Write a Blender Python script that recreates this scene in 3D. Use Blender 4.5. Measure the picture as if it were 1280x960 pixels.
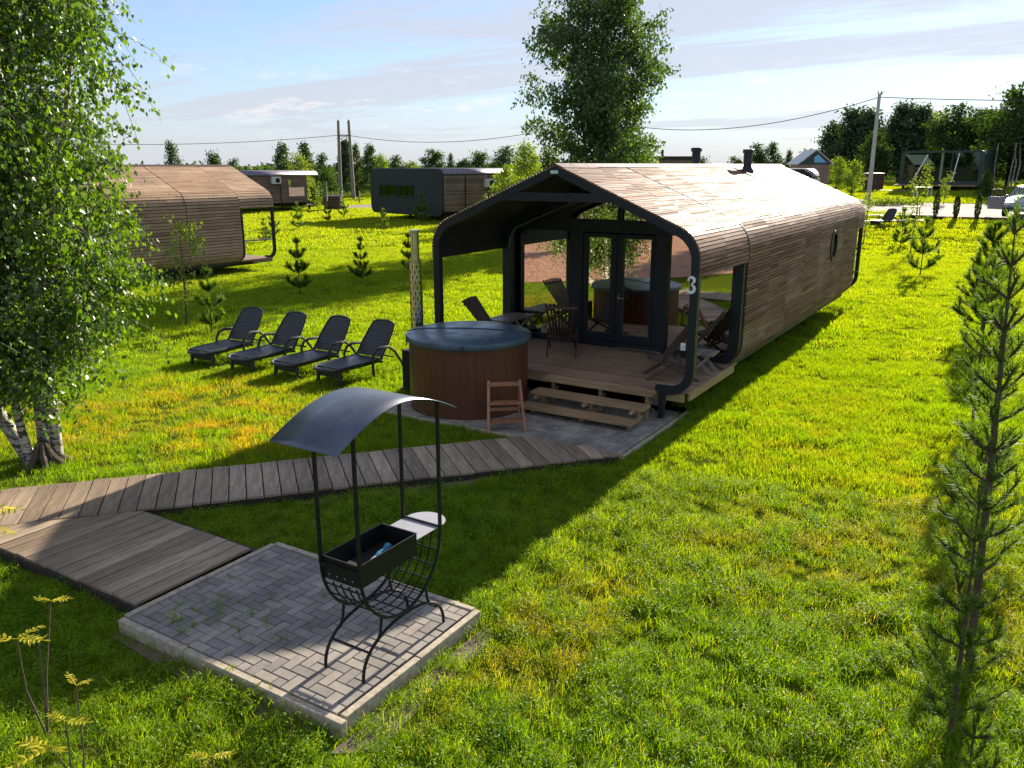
import bpy, math, random
import numpy as np
from mathutils import Vector, Matrix, Euler
R = math.radians
random.seed(7); rng = np.random.default_rng(7)
S = bpy.context.scene
COL = S.collection
for o in list(bpy.data.objects): bpy.data.objects.remove(o)

# ---------------------------------------------------------------- camera, sky, sun, exposure
# world axes: +Y runs along the cabin away from the viewer, +X is across it, z = 0 is the lawn
cam_d = bpy.data.cameras.new('camera'); cam = bpy.data.objects.new('camera', cam_d); COL.objects.link(cam)
cam.location = (0, 0, 4.0); cam.rotation_euler = (R(90 - 14.84), 0, R(32.0))
cam_d.sensor_width = 36; cam_d.lens = 36 * 1030 / 1280; cam_d.clip_start = 0.05; cam_d.clip_end = 12000
S.camera = cam
SUN_EL, SUN_AZ = 21.4, -1.0          # azimuth from +Y towards +X
sd = bpy.data.lights.new('sun', 'SUN'); sun = bpy.data.objects.new('sun', sd); COL.objects.link(sun)
sd.energy = 5.0; sd.angle = R(0.55); sd.color = (1.0, 0.90, 0.74)
dv = Vector((math.sin(R(SUN_AZ)) * math.cos(R(SUN_EL)), math.cos(R(SUN_AZ)) * math.cos(R(SUN_EL)), math.sin(R(SUN_EL))))
sun.rotation_euler = (-dv).to_track_quat('-Z', 'Y').to_euler(); sun.location = (0, 40, 30)
W = bpy.data.worlds.new('World'); S.world = W; W.use_nodes = True
nt = W.node_tree; N = nt.nodes; Lk = nt.links; N.clear()
def nd(t, **k):
    n = N.new(t)
    for a, b in k.items(): setattr(n, a, b)
    return n
out = nd('ShaderNodeOutputWorld'); bg = nd('ShaderNodeBackground'); Lk.new(bg.outputs[0], out.inputs[0])
sky = nd('ShaderNodeTexSky'); sky.sky_type = 'NISHITA'; sky.sun_disc = False
sky.sun_elevation = R(SUN_EL); sky.sun_rotation = R(SUN_AZ); sky.altitude = 100; sky.air_density = 1.0; sky.dust_density = 0.2; sky.ozone_density = 2.0
bg.inputs[1].default_value = 0.056
tc = nd('ShaderNodeTexCoord'); sep = nd('ShaderNodeSeparateXYZ'); Lk.new(tc.outputs['Generated'], sep.inputs[0])
def m2(op, a, b=None, c=None, clamp=False):
    n = nd('ShaderNodeMath', operation=op, use_clamp=clamp)
    for i, v in enumerate((a, b, c)):
        if v is None: continue
        if isinstance(v, (int, float)): n.inputs[i].default_value = v
        else: Lk.new(v, n.inputs[i])
    return n.outputs[0]
zz = m2('ADD', m2('MAXIMUM', sep.outputs[2], 0.0), 0.07)
cx = m2('DIVIDE', sep.outputs[0], zz); cy = m2('DIVIDE', sep.outputs[1], zz)
cmb = nd('ShaderNodeCombineXYZ'); Lk.new(cx, cmb.inputs[0]); Lk.new(cy, cmb.inputs[1])
mp = nd('ShaderNodeMapping'); Lk.new(cmb.outputs[0], mp.inputs[0]); mp.inputs['Rotation'].default_value = (0, 0, R(-38)); mp.inputs['Scale'].default_value = (0.22, 0.75, 1)
n1 = nd('ShaderNodeTexNoise'); Lk.new(mp.outputs[0], n1.inputs[0]); n1.inputs['Scale'].default_value = 0.9; n1.inputs['Detail'].default_value = 9; n1.inputs['Roughness'].default_value = 0.62; n1.inputs['Distortion'].default_value = 0.6
r1 = nd('ShaderNodeValToRGB'); Lk.new(n1.outputs[0], r1.inputs[0]); r1.color_ramp.elements[0].position = 0.38; r1.color_ramp.elements[1].position = 0.56
# small cumulus low over the horizon
n2 = nd('ShaderNodeTexNoise'); mp2 = nd('ShaderNodeMapping'); Lk.new(tc.outputs['Generated'], mp2.inputs[0]); mp2.inputs['Scale'].default_value = (4.5, 4.5, 17); Lk.new(mp2.outputs[0], n2.inputs[0])
n2.inputs['Scale'].default_value = 3.4; n2.inputs['Detail'].default_value = 8; n2.inputs['Roughness'].default_value = 0.6
r2 = nd('ShaderNodeValToRGB'); Lk.new(n2.outputs[0], r2.inputs[0]); r2.color_ramp.elements[0].position = 0.55; r2.color_ramp.elements[1].position = 0.66
band = m2('SUBTRACT', 1.0, m2('DIVIDE', m2('ABSOLUTE', m2('SUBTRACT', sep.outputs[2], 0.07)), 0.05), clamp=True)
cum = m2('MULTIPLY', m2('MULTIPLY', r2.outputs[0], band), 0.75)
haze = m2('POWER', m2('SUBTRACT', 1.0, m2('MAXIMUM', sep.outputs[2], 0.0), clamp=True), 7.0)
f1 = m2('MULTIPLY', r1.outputs[0], 0.85)
fac = m2('MAXIMUM', m2('MULTIPLY', haze, 0.93), f1)
gn = nd('ShaderNodeMix', data_type='RGBA'); gn.blend_type = 'MULTIPLY'; gn.inputs[0].default_value = 1.0
Lk.new(sky.outputs[0], gn.inputs['A']); gn.inputs['B'].default_value = (0.80, 0.98, 1.25, 1)
mx = nd('ShaderNodeMix', data_type='RGBA'); Lk.new(fac, mx.inputs[0]); Lk.new(gn.outputs['Result'], mx.inputs['A']); mx.inputs['B'].default_value = (4.9, 5.0, 5.6, 1)
mx2 = nd('ShaderNodeMix', data_type='RGBA'); Lk.new(cum, mx2.inputs[0]); Lk.new(mx.outputs['Result'], mx2.inputs['A']); mx2.inputs['B'].default_value = (7.6, 7.2, 7.2, 1)
Lk.new(mx2.outputs['Result'], bg.inputs[0])
S.view_settings.view_transform = 'Standard'; S.view_settings.look = 'None'; S.view_settings.gamma = 1.0
S.view_settings.exposure = 1.32
S.cycles.max_bounces = 8; S.cycles.transparent_max_bounces = 12; S.cycles.diffuse_bounces = 3
S.cycles.sample_clamp_indirect = 6.0

# ---------------------------------------------------------------- helpers
def tag(o, label=None, cat=None, group=None, kind=None):
    if label: o['label'] = label
    if cat: o['category'] = cat
    if group: o['group'] = group
    if kind: o['kind'] = kind
    return o
def thing(name, label, cat, loc=(0, 0, 0), rotz=0.0, group=None):
    o = bpy.data.objects.new(name, None); COL.objects.link(o); o.empty_display_size = 0.2
    o.location = loc; o.rotation_euler = (0, 0, rotz)
    return tag(o, label, cat, group)
class MB:
    def __init__(s): s.v = []; s.f = []; s.t = []
    def add(s, vs, fs, tone=None):
        b = len(s.v); s.v.extend([tuple(v) for v in vs]); s.f.extend([tuple(b + i for i in f) for f in fs])
        tone = random.random() if tone is None else tone
        s.t.extend([tone] * len(fs)); return s
    def box(s, c, d, rot=None, tone=None):
        hx, hy, hz = d[0] / 2, d[1] / 2, d[2] / 2
        P = [Vector((x, y, z)) for x in (-hx, hx) for y in (-hy, hy) for z in (-hz, hz)]
        if rot is not None:
            M = Euler(rot).to_matrix() if not isinstance(rot, Matrix) else rot
            P = [M @ p for p in P]
        c = Vector(c); P = [p + c for p in P]
        return s.add(P, [(0, 1, 3, 2), (4, 6, 7, 5), (0, 4, 5, 1), (2, 3, 7, 6), (0, 2, 6, 4), (1, 5, 7, 3)], tone)
    def bar(s, a, b, w, h, tone=None, up=(0, 0, 1)):
        a = Vector(a); b = Vector(b); d = (b - a); L = d.length; d.normalize()
        x = d.cross(Vector(up))
        if x.length < 1e-4: x = d.cross(Vector((1, 0, 0)))
        x.normalize(); z = x.cross(d)
        M = Matrix((x, d, z)).transposed()
        return s.box((a + b) / 2, (w, L, h), M, tone)
    def tube(s, pts, rad, n=8, tone=None, cap=True):
        pts = [Vector(p) for p in pts]
        if not hasattr(rad, '__len__'): rad = [rad] * len(pts)
        tone = random.random() if tone is None else tone
        vs = []; fs = []; prev = None
        for i, p in enumerate(pts):
            d = (pts[min(i + 1, len(pts) - 1)] - pts[max(i - 1, 0)]).normalized()
            if prev is None:
                x = d.cross(Vector((0, 0, 1)));
                if x.length < 1e-3: x = d.cross(Vector((1, 0, 0)))
            else: x = prev - d * prev.dot(d)
            x.normalize(); prev = x; y = d.cross(x)
            for k in range(n):
                a = 2 * math.pi * k / n; vs.append(p + (x * math.cos(a) + y * math.sin(a)) * rad[i])
        for i in range(len(pts) - 1):
            for k in range(n):
                fs.append((i * n + k, i * n + (k + 1) % n, (i + 1) * n + (k + 1) % n, (i + 1) * n + k))
        if cap: fs.append(tuple(range(n))[::-1]); fs.append(tuple((len(pts) - 1) * n + k for k in range(n)))
        return s.add(vs, fs, tone)
    def prism(s, poly, z0, z1, tone=None):      # poly: xy list ccw
        n = len(poly); vs = [(x, y, z0) for x, y in poly] + [(x, y, z1) for x, y in poly]
        fs = [tuple(range(n))[::-1], tuple(range(n, 2 * n))] + [(i, (i + 1) % n, n + (i + 1) % n, n + i) for i in range(n)]
        return s.add(vs, fs, tone)
    def lathe(s, prof, n=32, c=(0, 0, 0), tone=None, capb=True, capt=True):
        vs = []; fs = []
        for r, z in prof:
            for k in range(n):
                a = 2 * math.pi * k / n; vs.append((c[0] + r * math.cos(a), c[1] + r * math.sin(a), c[2] + z))
        for i in range(len(prof) - 1):
            for k in range(n): fs.append((i * n + k, i * n + (k + 1) % n, (i + 1) * n + (k + 1) % n, (i + 1) * n + k))
        if capb: fs.append(tuple(range(n))[::-1])
        if capt: fs.append(tuple((len(prof) - 1) * n + k for k in range(n)))
        return s.add(vs, fs, tone)
    def mesh(s, name, mat, smooth=False):
        me = bpy.data.meshes.new(name); me.from_pydata(s.v, [], s.f)
        at = me.attributes.new('tone', 'FLOAT', 'FACE'); at.data.foreach_set('value', np.array(s.t, dtype=np.float32))
        me.materials.append(mat)
        if smooth:
            me.polygons.foreach_set('use_smooth', [True] * len(me.polygons)); me.set_sharp_from_angle(angle=R(40))
        me.update(); return me
    def build(s, name, mat, parent=None, smooth=False, loc=None, bevel=0):
        o = bpy.data.objects.new(name, s.mesh(name, mat, smooth)); COL.objects.link(o)
        if parent is not None: o.parent = parent
        if loc is not None: o.location = loc
        if bevel:
            b = o.modifiers.new('bevel', 'BEVEL'); b.width = bevel; b.segments = 2; b.limit_method = 'ANGLE'
        return o
def np_mesh(name, V, F, mat, parent=None, tone=None):
    """V (n,3), F (m,k) uniform faces"""
    me = bpy.data.meshes.new(name); k = F.shape[1]; m = len(F)
    me.vertices.add(len(V)); me.vertices.foreach_set('co', np.asarray(V, dtype=np.float32).ravel())
    me.loops.add(m * k); me.loops.foreach_set('vertex_index', np.asarray(F, dtype=np.int32).ravel())
    me.polygons.add(m); me.polygons.foreach_set('loop_start', np.arange(0, m * k, k, dtype=np.int32))
    if tone is not None:
        at = me.attributes.new('tone', 'FLOAT', 'FACE'); at.data.foreach_set('value', np.asarray(tone, dtype=np.float32))
    me.update(calc_edges=True)
    me.materials.append(mat)
    o = bpy.data.objects.new(name, me)
    if parent != 'free':
        COL.objects.link(o)
        if parent is not None: o.parent = parent
    return o
def copy_tree(o, parent=None):
    c = o.copy(); COL.objects.link(c)
    if parent is not None: c.parent = parent
    for ch in list(o.children): copy_tree(ch, c)
    return c
def ss(a, b, x):
    u = min(max((x - a) / (b - a), 0.0), 1.0); return u * u * (3 - 2 * u)
def gz(x, y): return (ss(44, 62, y) * 1.0 + ss(62, 95, y) * 0.9) * ss(-32, -18, x)
def ray(px, D):          # ground spot at distance D in the direction of a picture column
    az = R(32) - math.atan((px - 640) / 1065.6)
    return (-D * math.sin(az), D * math.cos(az))

# ---------------------------------------------------------------- materials
class Mat:
    def __init__(s, name):
        s.m = bpy.data.materials.new(name); s.m.use_nodes = True; s.nt = s.m.node_tree; s.N = s.nt.nodes; s.L = s.nt.links
        s.b = s.N['Principled BSDF']; s.o = s.N['Material Output']
    def n(s, t, **k):
        x = s.N.new(t)
        for a, b in k.items(): setattr(x, a, b)
        return x
    def link(s, a, b): s.L.new(a, b)
    def noise(s, scale, detail=4, rough=0.55, sc=(1, 1, 1), coord='Object', dist=0):
        t = s.n('ShaderNodeTexCoord'); mp = s.n('ShaderNodeMapping'); mp.inputs['Scale'].default_value = sc
        if coord == 'World':
            g = s.n('ShaderNodeNewGeometry'); s.link(g.outputs['Position'], mp.inputs[0])
        else: s.link(t.outputs[coord], mp.inputs[0])
        x = s.n('ShaderNodeTexNoise'); s.link(mp.outputs[0], x.inputs[0]); x.inputs['Scale'].default_value = scale
        x.inputs['Detail'].default_value = detail; x.inputs['Roughness'].default_value = rough; x.inputs['Distortion'].default_value = dist
        return x.outputs[0]
    def ramp(s, f, stops):
        r = s.n('ShaderNodeValToRGB'); s.link(f, r.inputs[0]); e = r.color_ramp.elements
        while len(e) < len(stops): e.new(0.5)
        for i, (p, c) in enumerate(stops): e[i].position = p; e[i].color = (*c, 1)
        return r.outputs[0]
    def mix(s, f, a, b, mode='MIX'):
        x = s.n('ShaderNodeMix', data_type='RGBA', blend_type=mode)
        for k, v in ((0, f), ('A', a), ('B', b)):
            if isinstance(v, (int, float)): x.inputs[k].default_value = v
            elif isinstance(v, tuple): x.inputs[k].default_value = (*v, 1)
            else: s.link(v, x.inputs[k])
        return x.outputs['Result']
    def math(s, op, a, b=None, clamp=False):
        x = s.n('ShaderNodeMath', operation=op, use_clamp=clamp)
        for i, v in enumerate((a, b)):
            if v is None: continue
            if isinstance(v, (int, float)): x.inputs[i].default_value = v
            else: s.link(v, x.inputs[i])
        return x.outputs[0]
    def tone(s):
        a = s.n('ShaderNodeAttribute', attribute_name='tone'); return a.outputs['Fac']
    def rnd(s):
        return s.n('ShaderNodeObjectInfo').outputs['Random']
    def bump(s, f, strength=0.3, dist=0.01):
        b = s.n('ShaderNodeBump'); b.inputs['Strength'].default_value = strength; b.inputs['Distance'].default_value = dist
        s.link(f, b.inputs['Height']); s.link(b.outputs[0], s.b.inputs['Normal'])
    def set(s, col=None, rough=0.6, metal=0.0, spec=0.5, coat=0):
        if isinstance(col, tuple): s.b.inputs['Base Color'].default_value = (*col, 1)
        elif col is not None: s.link(col, s.b.inputs['Base Color'])
        if isinstance(rough, (int, float)): s.b.inputs['Roughness'].default_value = rough
        else: s.link(rough, s.b.inputs['Roughness'])
        s.b.inputs['Metallic'].default_value = metal; s.b.inputs['Specular IOR Level'].default_value = spec
        if coat: s.b.inputs['Coat Weight'].default_value = coat
        return s
def wood(name, c_dark, c_mid, c_light, grain=(1, 1, 1), gscale=18, rough=0.55, per='tone', spec=0.5, stain=None, vary=0.5, glint=False):
    M = Mat(name)
    t = M.tone() if per == 'tone' else M.rnd()
    g = M.noise(gscale, 6, 0.65, grain, 'Object', 0.3)
    base = M.ramp(t, [(0.0, c_dark), (0.5, c_mid), (1.0, c_light)])
    gr = M.ramp(g, [(0.3, (1 - vary,) * 3), (0.7, (1.15, 1.12, 1.08))])
    col = M.mix(1.0, base, gr, 'MULTIPLY')
    big = M.noise(0.9, 4, 0.6, (1, 1, 1), 'World')
    col = M.mix(0.8, col, M.ramp(big, [(0.35, (0.72, 0.70, 0.68)), (0.65, (1.1, 1.08, 1.05))]), 'MULTIPLY')
    if stain: col = M.mix(stain, col, (0.20, 0.10, 0.05))
    M.set(col, M.ramp(g, [(0.3, (rough + 0.12,) * 3), (0.7, (rough - 0.08,) * 3)]), spec=spec)
    if glint:      # boards weather unevenly: some stay smooth and catch the sun
        fr_ = M.n('ShaderNodeTexWhiteNoise'); fr_.noise_dimensions = '1D'; M.link(t, fr_.inputs['W'])
        M.link(M.ramp(fr_.outputs['Value'], [(0.0, (0.42,) * 3), (0.25, (0.58,) * 3), (1.0, (0.78,) * 3)]), M.b.inputs['Roughness'])
    M.bump(g, 0.35, 0.004)
    return M.m
def plain(name, col, rough=0.5, metal=0.0, noise=0.0, nscale=6, spec=0.5, bump=0):
    M = Mat(name)
    if noise:
        f = M.noise(nscale, 5, 0.6, (1, 1, 1), 'World')
        c = M.mix(1.0, col, M.ramp(f, [(0.3, (1 - noise,) * 3), (0.7, (1 + noise,) * 3)]), 'MULTIPLY')
        M.set(c, rough, metal, spec)
        r = M.ramp(f, [(0.3, (min(1, rough + 0.12),) * 3), (0.7, (max(0, rough - 0.08),) * 3)]); M.link(r, M.b.inputs['Roughness'])
        if bump: M.bump(f, bump, 0.01)
    else: M.set(col, rough, metal, spec)
    return M.m
def leafy(name, c1, c2, c3, trans=0.5, rough=0.5, gloss=0.12, tcol=(1.6, 1.5, 0.5), inst=False, patches=False):
    """leaf: diffuse on the lit side, translucent against the light, a little gloss"""
    M = Mat(name); M.N.remove(M.b)
    t = M.math('ADD', M.math('MULTIPLY', M.rnd(), 0.45), M.math('MULTIPLY', M.tone(), 0.55)) if inst else M.tone()
    col = M.ramp(t, [(0.0, c1), (0.5, c2), (1.0, c3)])
    if patches:
        big = M.noise(0.35, 5, 0.6, (1, 1, 1), 'World'); mid = M.noise(1.9, 4, 0.6, (1, 1, 1), 'World')
        # dry worn spots of the lawn, where the grass itself is yellow
        g = M.n('ShaderNodeNewGeometry')
        tot = None
        for (x, y, rx, ry, k) in ((-1.35, 8.6, 1.9, 1.5, 0.62), (-0.6, 11.0, 1.5, 2.6, 0.5), (0.5, 8.0, 1.0, 1.2, 0.5), (-10.2, 8.0, 1.9, 1.5, 1.15), (-12.0, 9.2, 2.2, 1.4, 1.15), (-9.6, 9.6, 1.6, 0.9, 0.9), (-12.4, 7.2, 2.0, 1.6, 1.0), (-3.1, 5.6, 0.6, 1.6, 0.8), (-2.6, 13.0, 1.3, 3.0, 0.45)):
            mp = M.n('ShaderNodeMapping', vector_type='TEXTURE'); M.link(g.outputs['Position'], mp.inputs[0]); mp.inputs['Location'].default_value = (x, y, 0); mp.inputs['Scale'].default_value = (rx, ry, 1)
            ln = M.n('ShaderNodeVectorMath', operation='LENGTH'); M.link(mp.outputs[0], ln.inputs[0])
            v = M.math('MULTIPLY', M.math('SUBTRACT', 1.25, ln.outputs['Value'], clamp=True), k)
            tot = v if tot is None else M.math('MAXIMUM', tot, v)
        tf_ = M.noise(5.5, 4, 0.65, (1, 1, 1), 'World'); col = M.mix(1.0, col, M.ramp(tf_, [(0.34, (0.55, 0.66, 0.6)), (0.50, (1.0, 1.02, 0.95)), (0.66, (1.25, 1.18, 1.0))]), 'MULTIPLY')
        fd = M.math('MULTIPLY', tot, M.ramp(mid, [(0.42, (0.0,) * 3), (0.66, (1.0,) * 3)]), clamp=True)
        sy = M.n('ShaderNodeSeparateXYZ'); M.link(g.outputs['Position'], sy.inputs[0])
        farf = M.math('MULTIPLY', M.math('SUBTRACT', sy.outputs[1], 6.0), 1 / 40.0, clamp=True)   # the lawn colour turns yellower with distance
        col = M.mix(M.math('MULTIPLY', farf, 0.55), col, (0.245, 0.28, 0.006))
        col = M.mix(M.ramp(big, [(0.42, (0,) * 3), (0.68, (0.30,) * 3)]), col, (0.25, 0.27, 0.008))
        col = M.mix(M.math('MULTIPLY', fd, 0.88), col, (0.36, 0.25, 0.025))
        col = M.mix(M.math('GREATER_THAN', M.tone(), 0.955), col, (0.34, 0.27, 0.10))
    d = M.n('ShaderNodeBsdfDiffuse'); M.link(col, d.inputs[0])
    tr = M.n('ShaderNodeBsdfTranslucent'); M.link(M.mix(1.0, col, tcol, 'MULTIPLY'), tr.inputs[0])
    m1 = M.n('ShaderNodeMixShader'); m1.inputs[0].default_value = trans; M.link(d.outputs[0], m1.inputs[1]); M.link(tr.outputs[0], m1.inputs[2])
    gl = M.n('ShaderNodeBsdfGlossy'); gl.inputs['Roughness'].default_value = rough; gl.inputs[0].default_value = (0.9, 0.95, 0.85, 1)
    m3 = M.n('ShaderNodeMixShader'); m3.inputs[0].default_value = gloss; M.link(m1.outputs[0], m3.inputs[1]); M.link(gl.outputs[0], m3.inputs[2])
    M.link(m3.outputs[0], M.o.inputs[0]); return M.m
M_clad = wood('cladding_wood', (0.20, 0.108, 0.068), (0.315, 0.185, 0.125), (0.42, 0.28, 0.205), (14, 0.6, 14), 3.0, 0.62, spec=0.09, glint=True)
M_cladA = wood('cladding_wood_tan', (0.42, 0.26, 0.155), (0.54, 0.365, 0.23), (0.62, 0.44, 0.30), (14, 0.5, 14), 3.0, 0.6, spec=0.3)
M_slat = wood('slat_wood_brown', (0.20, 0.13, 0.10), (0.27, 0.185, 0.15), (0.34, 0.25, 0.21), (1, 1, 12), 3.0, 0.5)
M_deck = wood('deck_wood', (0.31, 0.20, 0.13), (0.40, 0.27, 0.18), (0.47, 0.33, 0.22), (0.8, 14, 14), 3.0, 0.6, per='rnd')
M_walk = wood('walkway_wood', (0.25, 0.18, 0.12), (0.35, 0.265, 0.185), (0.47, 0.365, 0.26), (9, 1.0, 9), 3.5, 0.7, per='rnd')
M_beam = wood('beam_wood_dark', (0.035, 0.028, 0.02), (0.05, 0.038, 0.028), (0.07, 0.05, 0.04), (2, 2, 2), 6, 0.8)
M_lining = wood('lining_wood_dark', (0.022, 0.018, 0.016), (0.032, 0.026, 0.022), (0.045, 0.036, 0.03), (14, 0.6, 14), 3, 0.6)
M_tub = wood('tub_stave_wood', (0.115, 0.040, 0.018), (0.165, 0.060, 0.027), (0.215, 0.085, 0.04), (14, 14, 0.7), 3.0, 0.42)
M_step = wood('ladder_wood', (0.34, 0.15, 0.07), (0.42, 0.19, 0.09), (0.48, 0.24, 0.12), (3, 3, 3), 7, 0.5)
M_stair = wood('stair_wood', (0.36, 0.23, 0.12), (0.46, 0.31, 0.17), (0.53, 0.37, 0.21), (0.8, 12, 12), 3.2, 0.6)
M_chair = wood('chair_wood', (0.055, 0.032, 0.022), (0.08, 0.048, 0.032), (0.11, 0.068, 0.045), (6, 6, 6), 5, 0.5)
M_table = wood('table_wood_grey', (0.22, 0.18, 0.16), (0.28, 0.24, 0.21), (0.34, 0.29, 0.26), (12, 1, 12), 3, 0.45)
M_pole = wood('pole_wood', (0.20, 0.17, 0.14), (0.26, 0.22, 0.18), (0.32, 0.28, 0.23), (9, 9, 0.5), 5, 0.75)
M_concrete = plain('concrete_pale', (0.42, 0.40, 0.37), 0.8, 0, 0.18, 9)
M_navy = plain('navy_painted_metal', (0.012, 0.017, 0.021), 0.45, 0.0, 0.15, 5, spec=0.35)
M_steel_b = plain('black_painted_steel', (0.008, 0.009, 0.009), 0.5, 0.0, 0.25, 14, spec=0.3)
M_metal = plain('pale_metal_roof', (0.20, 0.175, 0.21), 0.45, 0.6, 0.1, 3)
M_inox = plain('stainless_steel', (0.62, 0.60, 0.56), 0.18, 1.0, 0.08, 9)
M_lid = plain('blue_vinyl_cover', (0.055, 0.095, 0.125), 0.32, 0, 0.22, 4, bump=0.25)
M_seam = plain('dark_seam', (0.02, 0.03, 0.04), 0.6)
M_rim = plain('pale_liner_rim', (0.5, 0.5, 0.46), 0.5)
M_black = plain('charcoal_plastic', (0.022, 0.024, 0.028), 0.38, 0, 0.12, 10)
M_white = plain('white_paint', (0.78, 0.80, 0.80), 0.5)
M_grey = plain('grey_enamel', (0.55, 0.55, 0.54), 0.5, 0, 0.08)
M_stove = plain('chimney_black', (0.020, 0.017, 0.020), 0.5, 0, 0.3, 12)
M_rust = plain('brown_flashing', (0.10, 0.045, 0.035), 0.45, 0.2, 0.2, 8)
M_roofsheet = plain('canopy_sheet_steel', (0.11, 0.125, 0.16), 0.33, 0.55, 0.35, 2.3)
M_shelf = plain('shelf_sheet_grey', (0.42, 0.41, 0.43), 0.42, 0.3, 0.15, 12)
M_ash = plain('soot', (0.02, 0.018, 0.016), 0.95, 0, 0.4, 30)
M_blue = plain('blue_plastic_bag', (0.06, 0.30, 0.46), 0.4, 0, 0.25, 40, bump=0.5)
M_bagw = plain('white_plastic', (0.75, 0.75, 0.78), 0.4)
M_green_wall = plain('dark_green_panel', (0.018, 0.04, 0.034), 0.35, 0, 0.2, 1)
M_barrelbrown = plain('dark_brown_tub', (0.075, 0.032, 0.022), 0.6, 0, 0.2, 4)
M_kerb = plain('kerb_concrete', (0.40, 0.34, 0.25), 0.85, 0, 0.32, 16, bump=0.3)
M_gravel_soil = plain('bare_soil', (0.14, 0.105, 0.07), 0.95, 0, 0.35, 20, bump=0.4)
M_car = plain('silver_car_paint', (0.33, 0.33, 0.39), 0.3, 0.6, 0.04)
M_tyre = plain('tyre_rubber', (0.02, 0.02, 0.02), 0.8)
M_wire = plain('cable_black', (0.03, 0.03, 0.035), 0.6)
M_twig = plain('twig_bark', (0.10, 0.07, 0.05), 0.8, 0, 0.3, 20)
M_pinebark = plain('pine_bark', (0.085, 0.055, 0.038), 0.85, 0, 0.35, 30, bump=0.4)
# birch bark: white with dark bands and a cracked dark foot
Mb = Mat('birch_bark')
fb = Mb.noise(7, 5, 0.65, (1, 1, 3.5)); fb2 = Mb.noise(2.5, 4, 0.6)
cb = Mb.ramp(fb, [(0.44, (0.05, 0.04, 0.032)), (0.53, (0.52, 0.46, 0.40))])
cb = Mb.mix(Mb.ramp(fb2, [(0.45, (0,) * 3), (0.7, (0.7,) * 3)]), cb, (0.20, 0.15, 0.11))
Mb.set(cb, 0.75); Mb.bump(fb, 0.6, 0.02); M_birch = Mb.m
# pavers
Mp = Mat('paver_concrete'); fr = Mp.rnd()
cp = Mp.ramp(fr, [(0.0, (0.22, 0.205, 0.19)), (0.35, (0.30, 0.275, 0.25)), (0.75, (0.34, 0.31, 0.275)), (1.0, (0.38, 0.335, 0.28))])
fn = Mp.noise(140, 3, 0.7, (1, 1, 1), 'World'); fl = Mp.noise(2.2, 5, 0.6, (1, 1, 1), 'World')
cp = Mp.mix(1.0, cp, Mp.ramp(fn, [(0.3, (0.78,) * 3), (0.7, (1.15,) * 3)]), 'MULTIPLY')
cp = Mp.mix(1.0, cp, Mp.ramp(fl, [(0.3, (0.58, 0.57, 0.56)), (0.65, (1.12, 1.08, 1.02))]), 'MULTIPLY')
Mp.set(cp, 0.82); Mp.bump(fn, 0.35, 0.003); M_paver = Mp.m
# mirror-tinted window glass
def glass(name, tint=(0.05, 0.06, 0.06), refl=0.62, warm=(1.0, 0.93, 0.82)):
    M = Mat(name); M.N.remove(M.b)
    tr = M.n('ShaderNodeBsdfTransparent'); tr.inputs[0].default_value = (*tint, 1)
    gl = M.n('ShaderNodeBsdfGlossy'); gl.inputs['Roughness'].default_value = 0.015; gl.inputs[0].default_value = (*warm, 1)
    lw = M.n('ShaderNodeLayerWeight'); lw.inputs[0].default_value = 0.35
    f = M.math('ADD', M.math('MULTIPLY', lw.outputs['Fresnel'], 0.6), refl - 0.1, clamp=True)
    m = M.n('ShaderNodeMixShader'); M.link(f, m.inputs[0]); M.link(tr.outputs[0], m.inputs[1]); M.link(gl.outputs[0], m.inputs[2])
    M.link(m.outputs[0], M.o.inputs[0]); return M.m
M_glass = glass('mirror_tinted_glass', tint=(0.03, 0.035, 0.035), refl=0.78)
M_glass_g = glass('green_tinted_glass', (0.02, 0.05, 0.04), 0.16, (0.5, 0.75, 0.65))
M_glass_p = glass('porthole_glass', (0.1, 0.2, 0.08), 0.5)
M_glass_car = glass('car_glass', (0.35, 0.4, 0.4), 0.25, (1, 1, 1))
M_glass_blue = glass('blue_gable_glass', (0.05, 0.25, 0.5), 0.45, (0.25, 0.65, 1.0))
# foliage
M_grass = leafy('grass_blades', (0.055, 0.14, 0.003), (0.135, 0.245, 0.003), (0.24, 0.32, 0.006), 0.60, 0.5, 0.02, (2.2, 2.0, 0.4), inst=True, patches=True)
M_bleaf = leafy('birch_leaves', (0.030, 0.075, 0.006), (0.070, 0.145, 0.010), (0.14, 0.23, 0.015), 0.48, 0.42, 0.06, (2.0, 1.9, 0.4))
M_fleaf = leafy('broad_leaves', (0.020, 0.046, 0.009), (0.035, 0.075, 0.012), (0.065, 0.11, 0.015), 0.40, 0.5, 0.03, (1.7, 1.6, 0.5))
M_tleaf = leafy('tall_birch_leaves', (0.028, 0.062, 0.012), (0.048, 0.10, 0.016), (0.085, 0.145, 0.02), 0.45, 0.45, 0.06, (1.8, 1.7, 0.5))
M_dleaf = leafy('dark_leaves', (0.024, 0.044, 0.018), (0.038, 0.068, 0.024), (0.060, 0.098, 0.03), 0.35, 0.55, 0.05, (1.5, 1.5, 0.5))
M_yleaf = leafy('yellow_green_leaves', (0.10, 0.16, 0.015), (0.15, 0.23, 0.02), (0.24, 0.30, 0.03), 0.5, 0.5, 0.04, (1.6, 1.5, 0.5))
M_rowan = leafy('rowan_leaflets', (0.50, 0.50, 0.02), (0.62, 0.58, 0.03), (0.68, 0.52, 0.04), 0.6, 0.5, 0.03, (1.4, 1.3, 0.5))
M_needle = leafy('pine_needles', (0.050, 0.10, 0.010), (0.095, 0.17, 0.012), (0.15, 0.24, 0.015), 0.55, 0.5, 0.03, (1.7, 1.6, 0.5))
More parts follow.
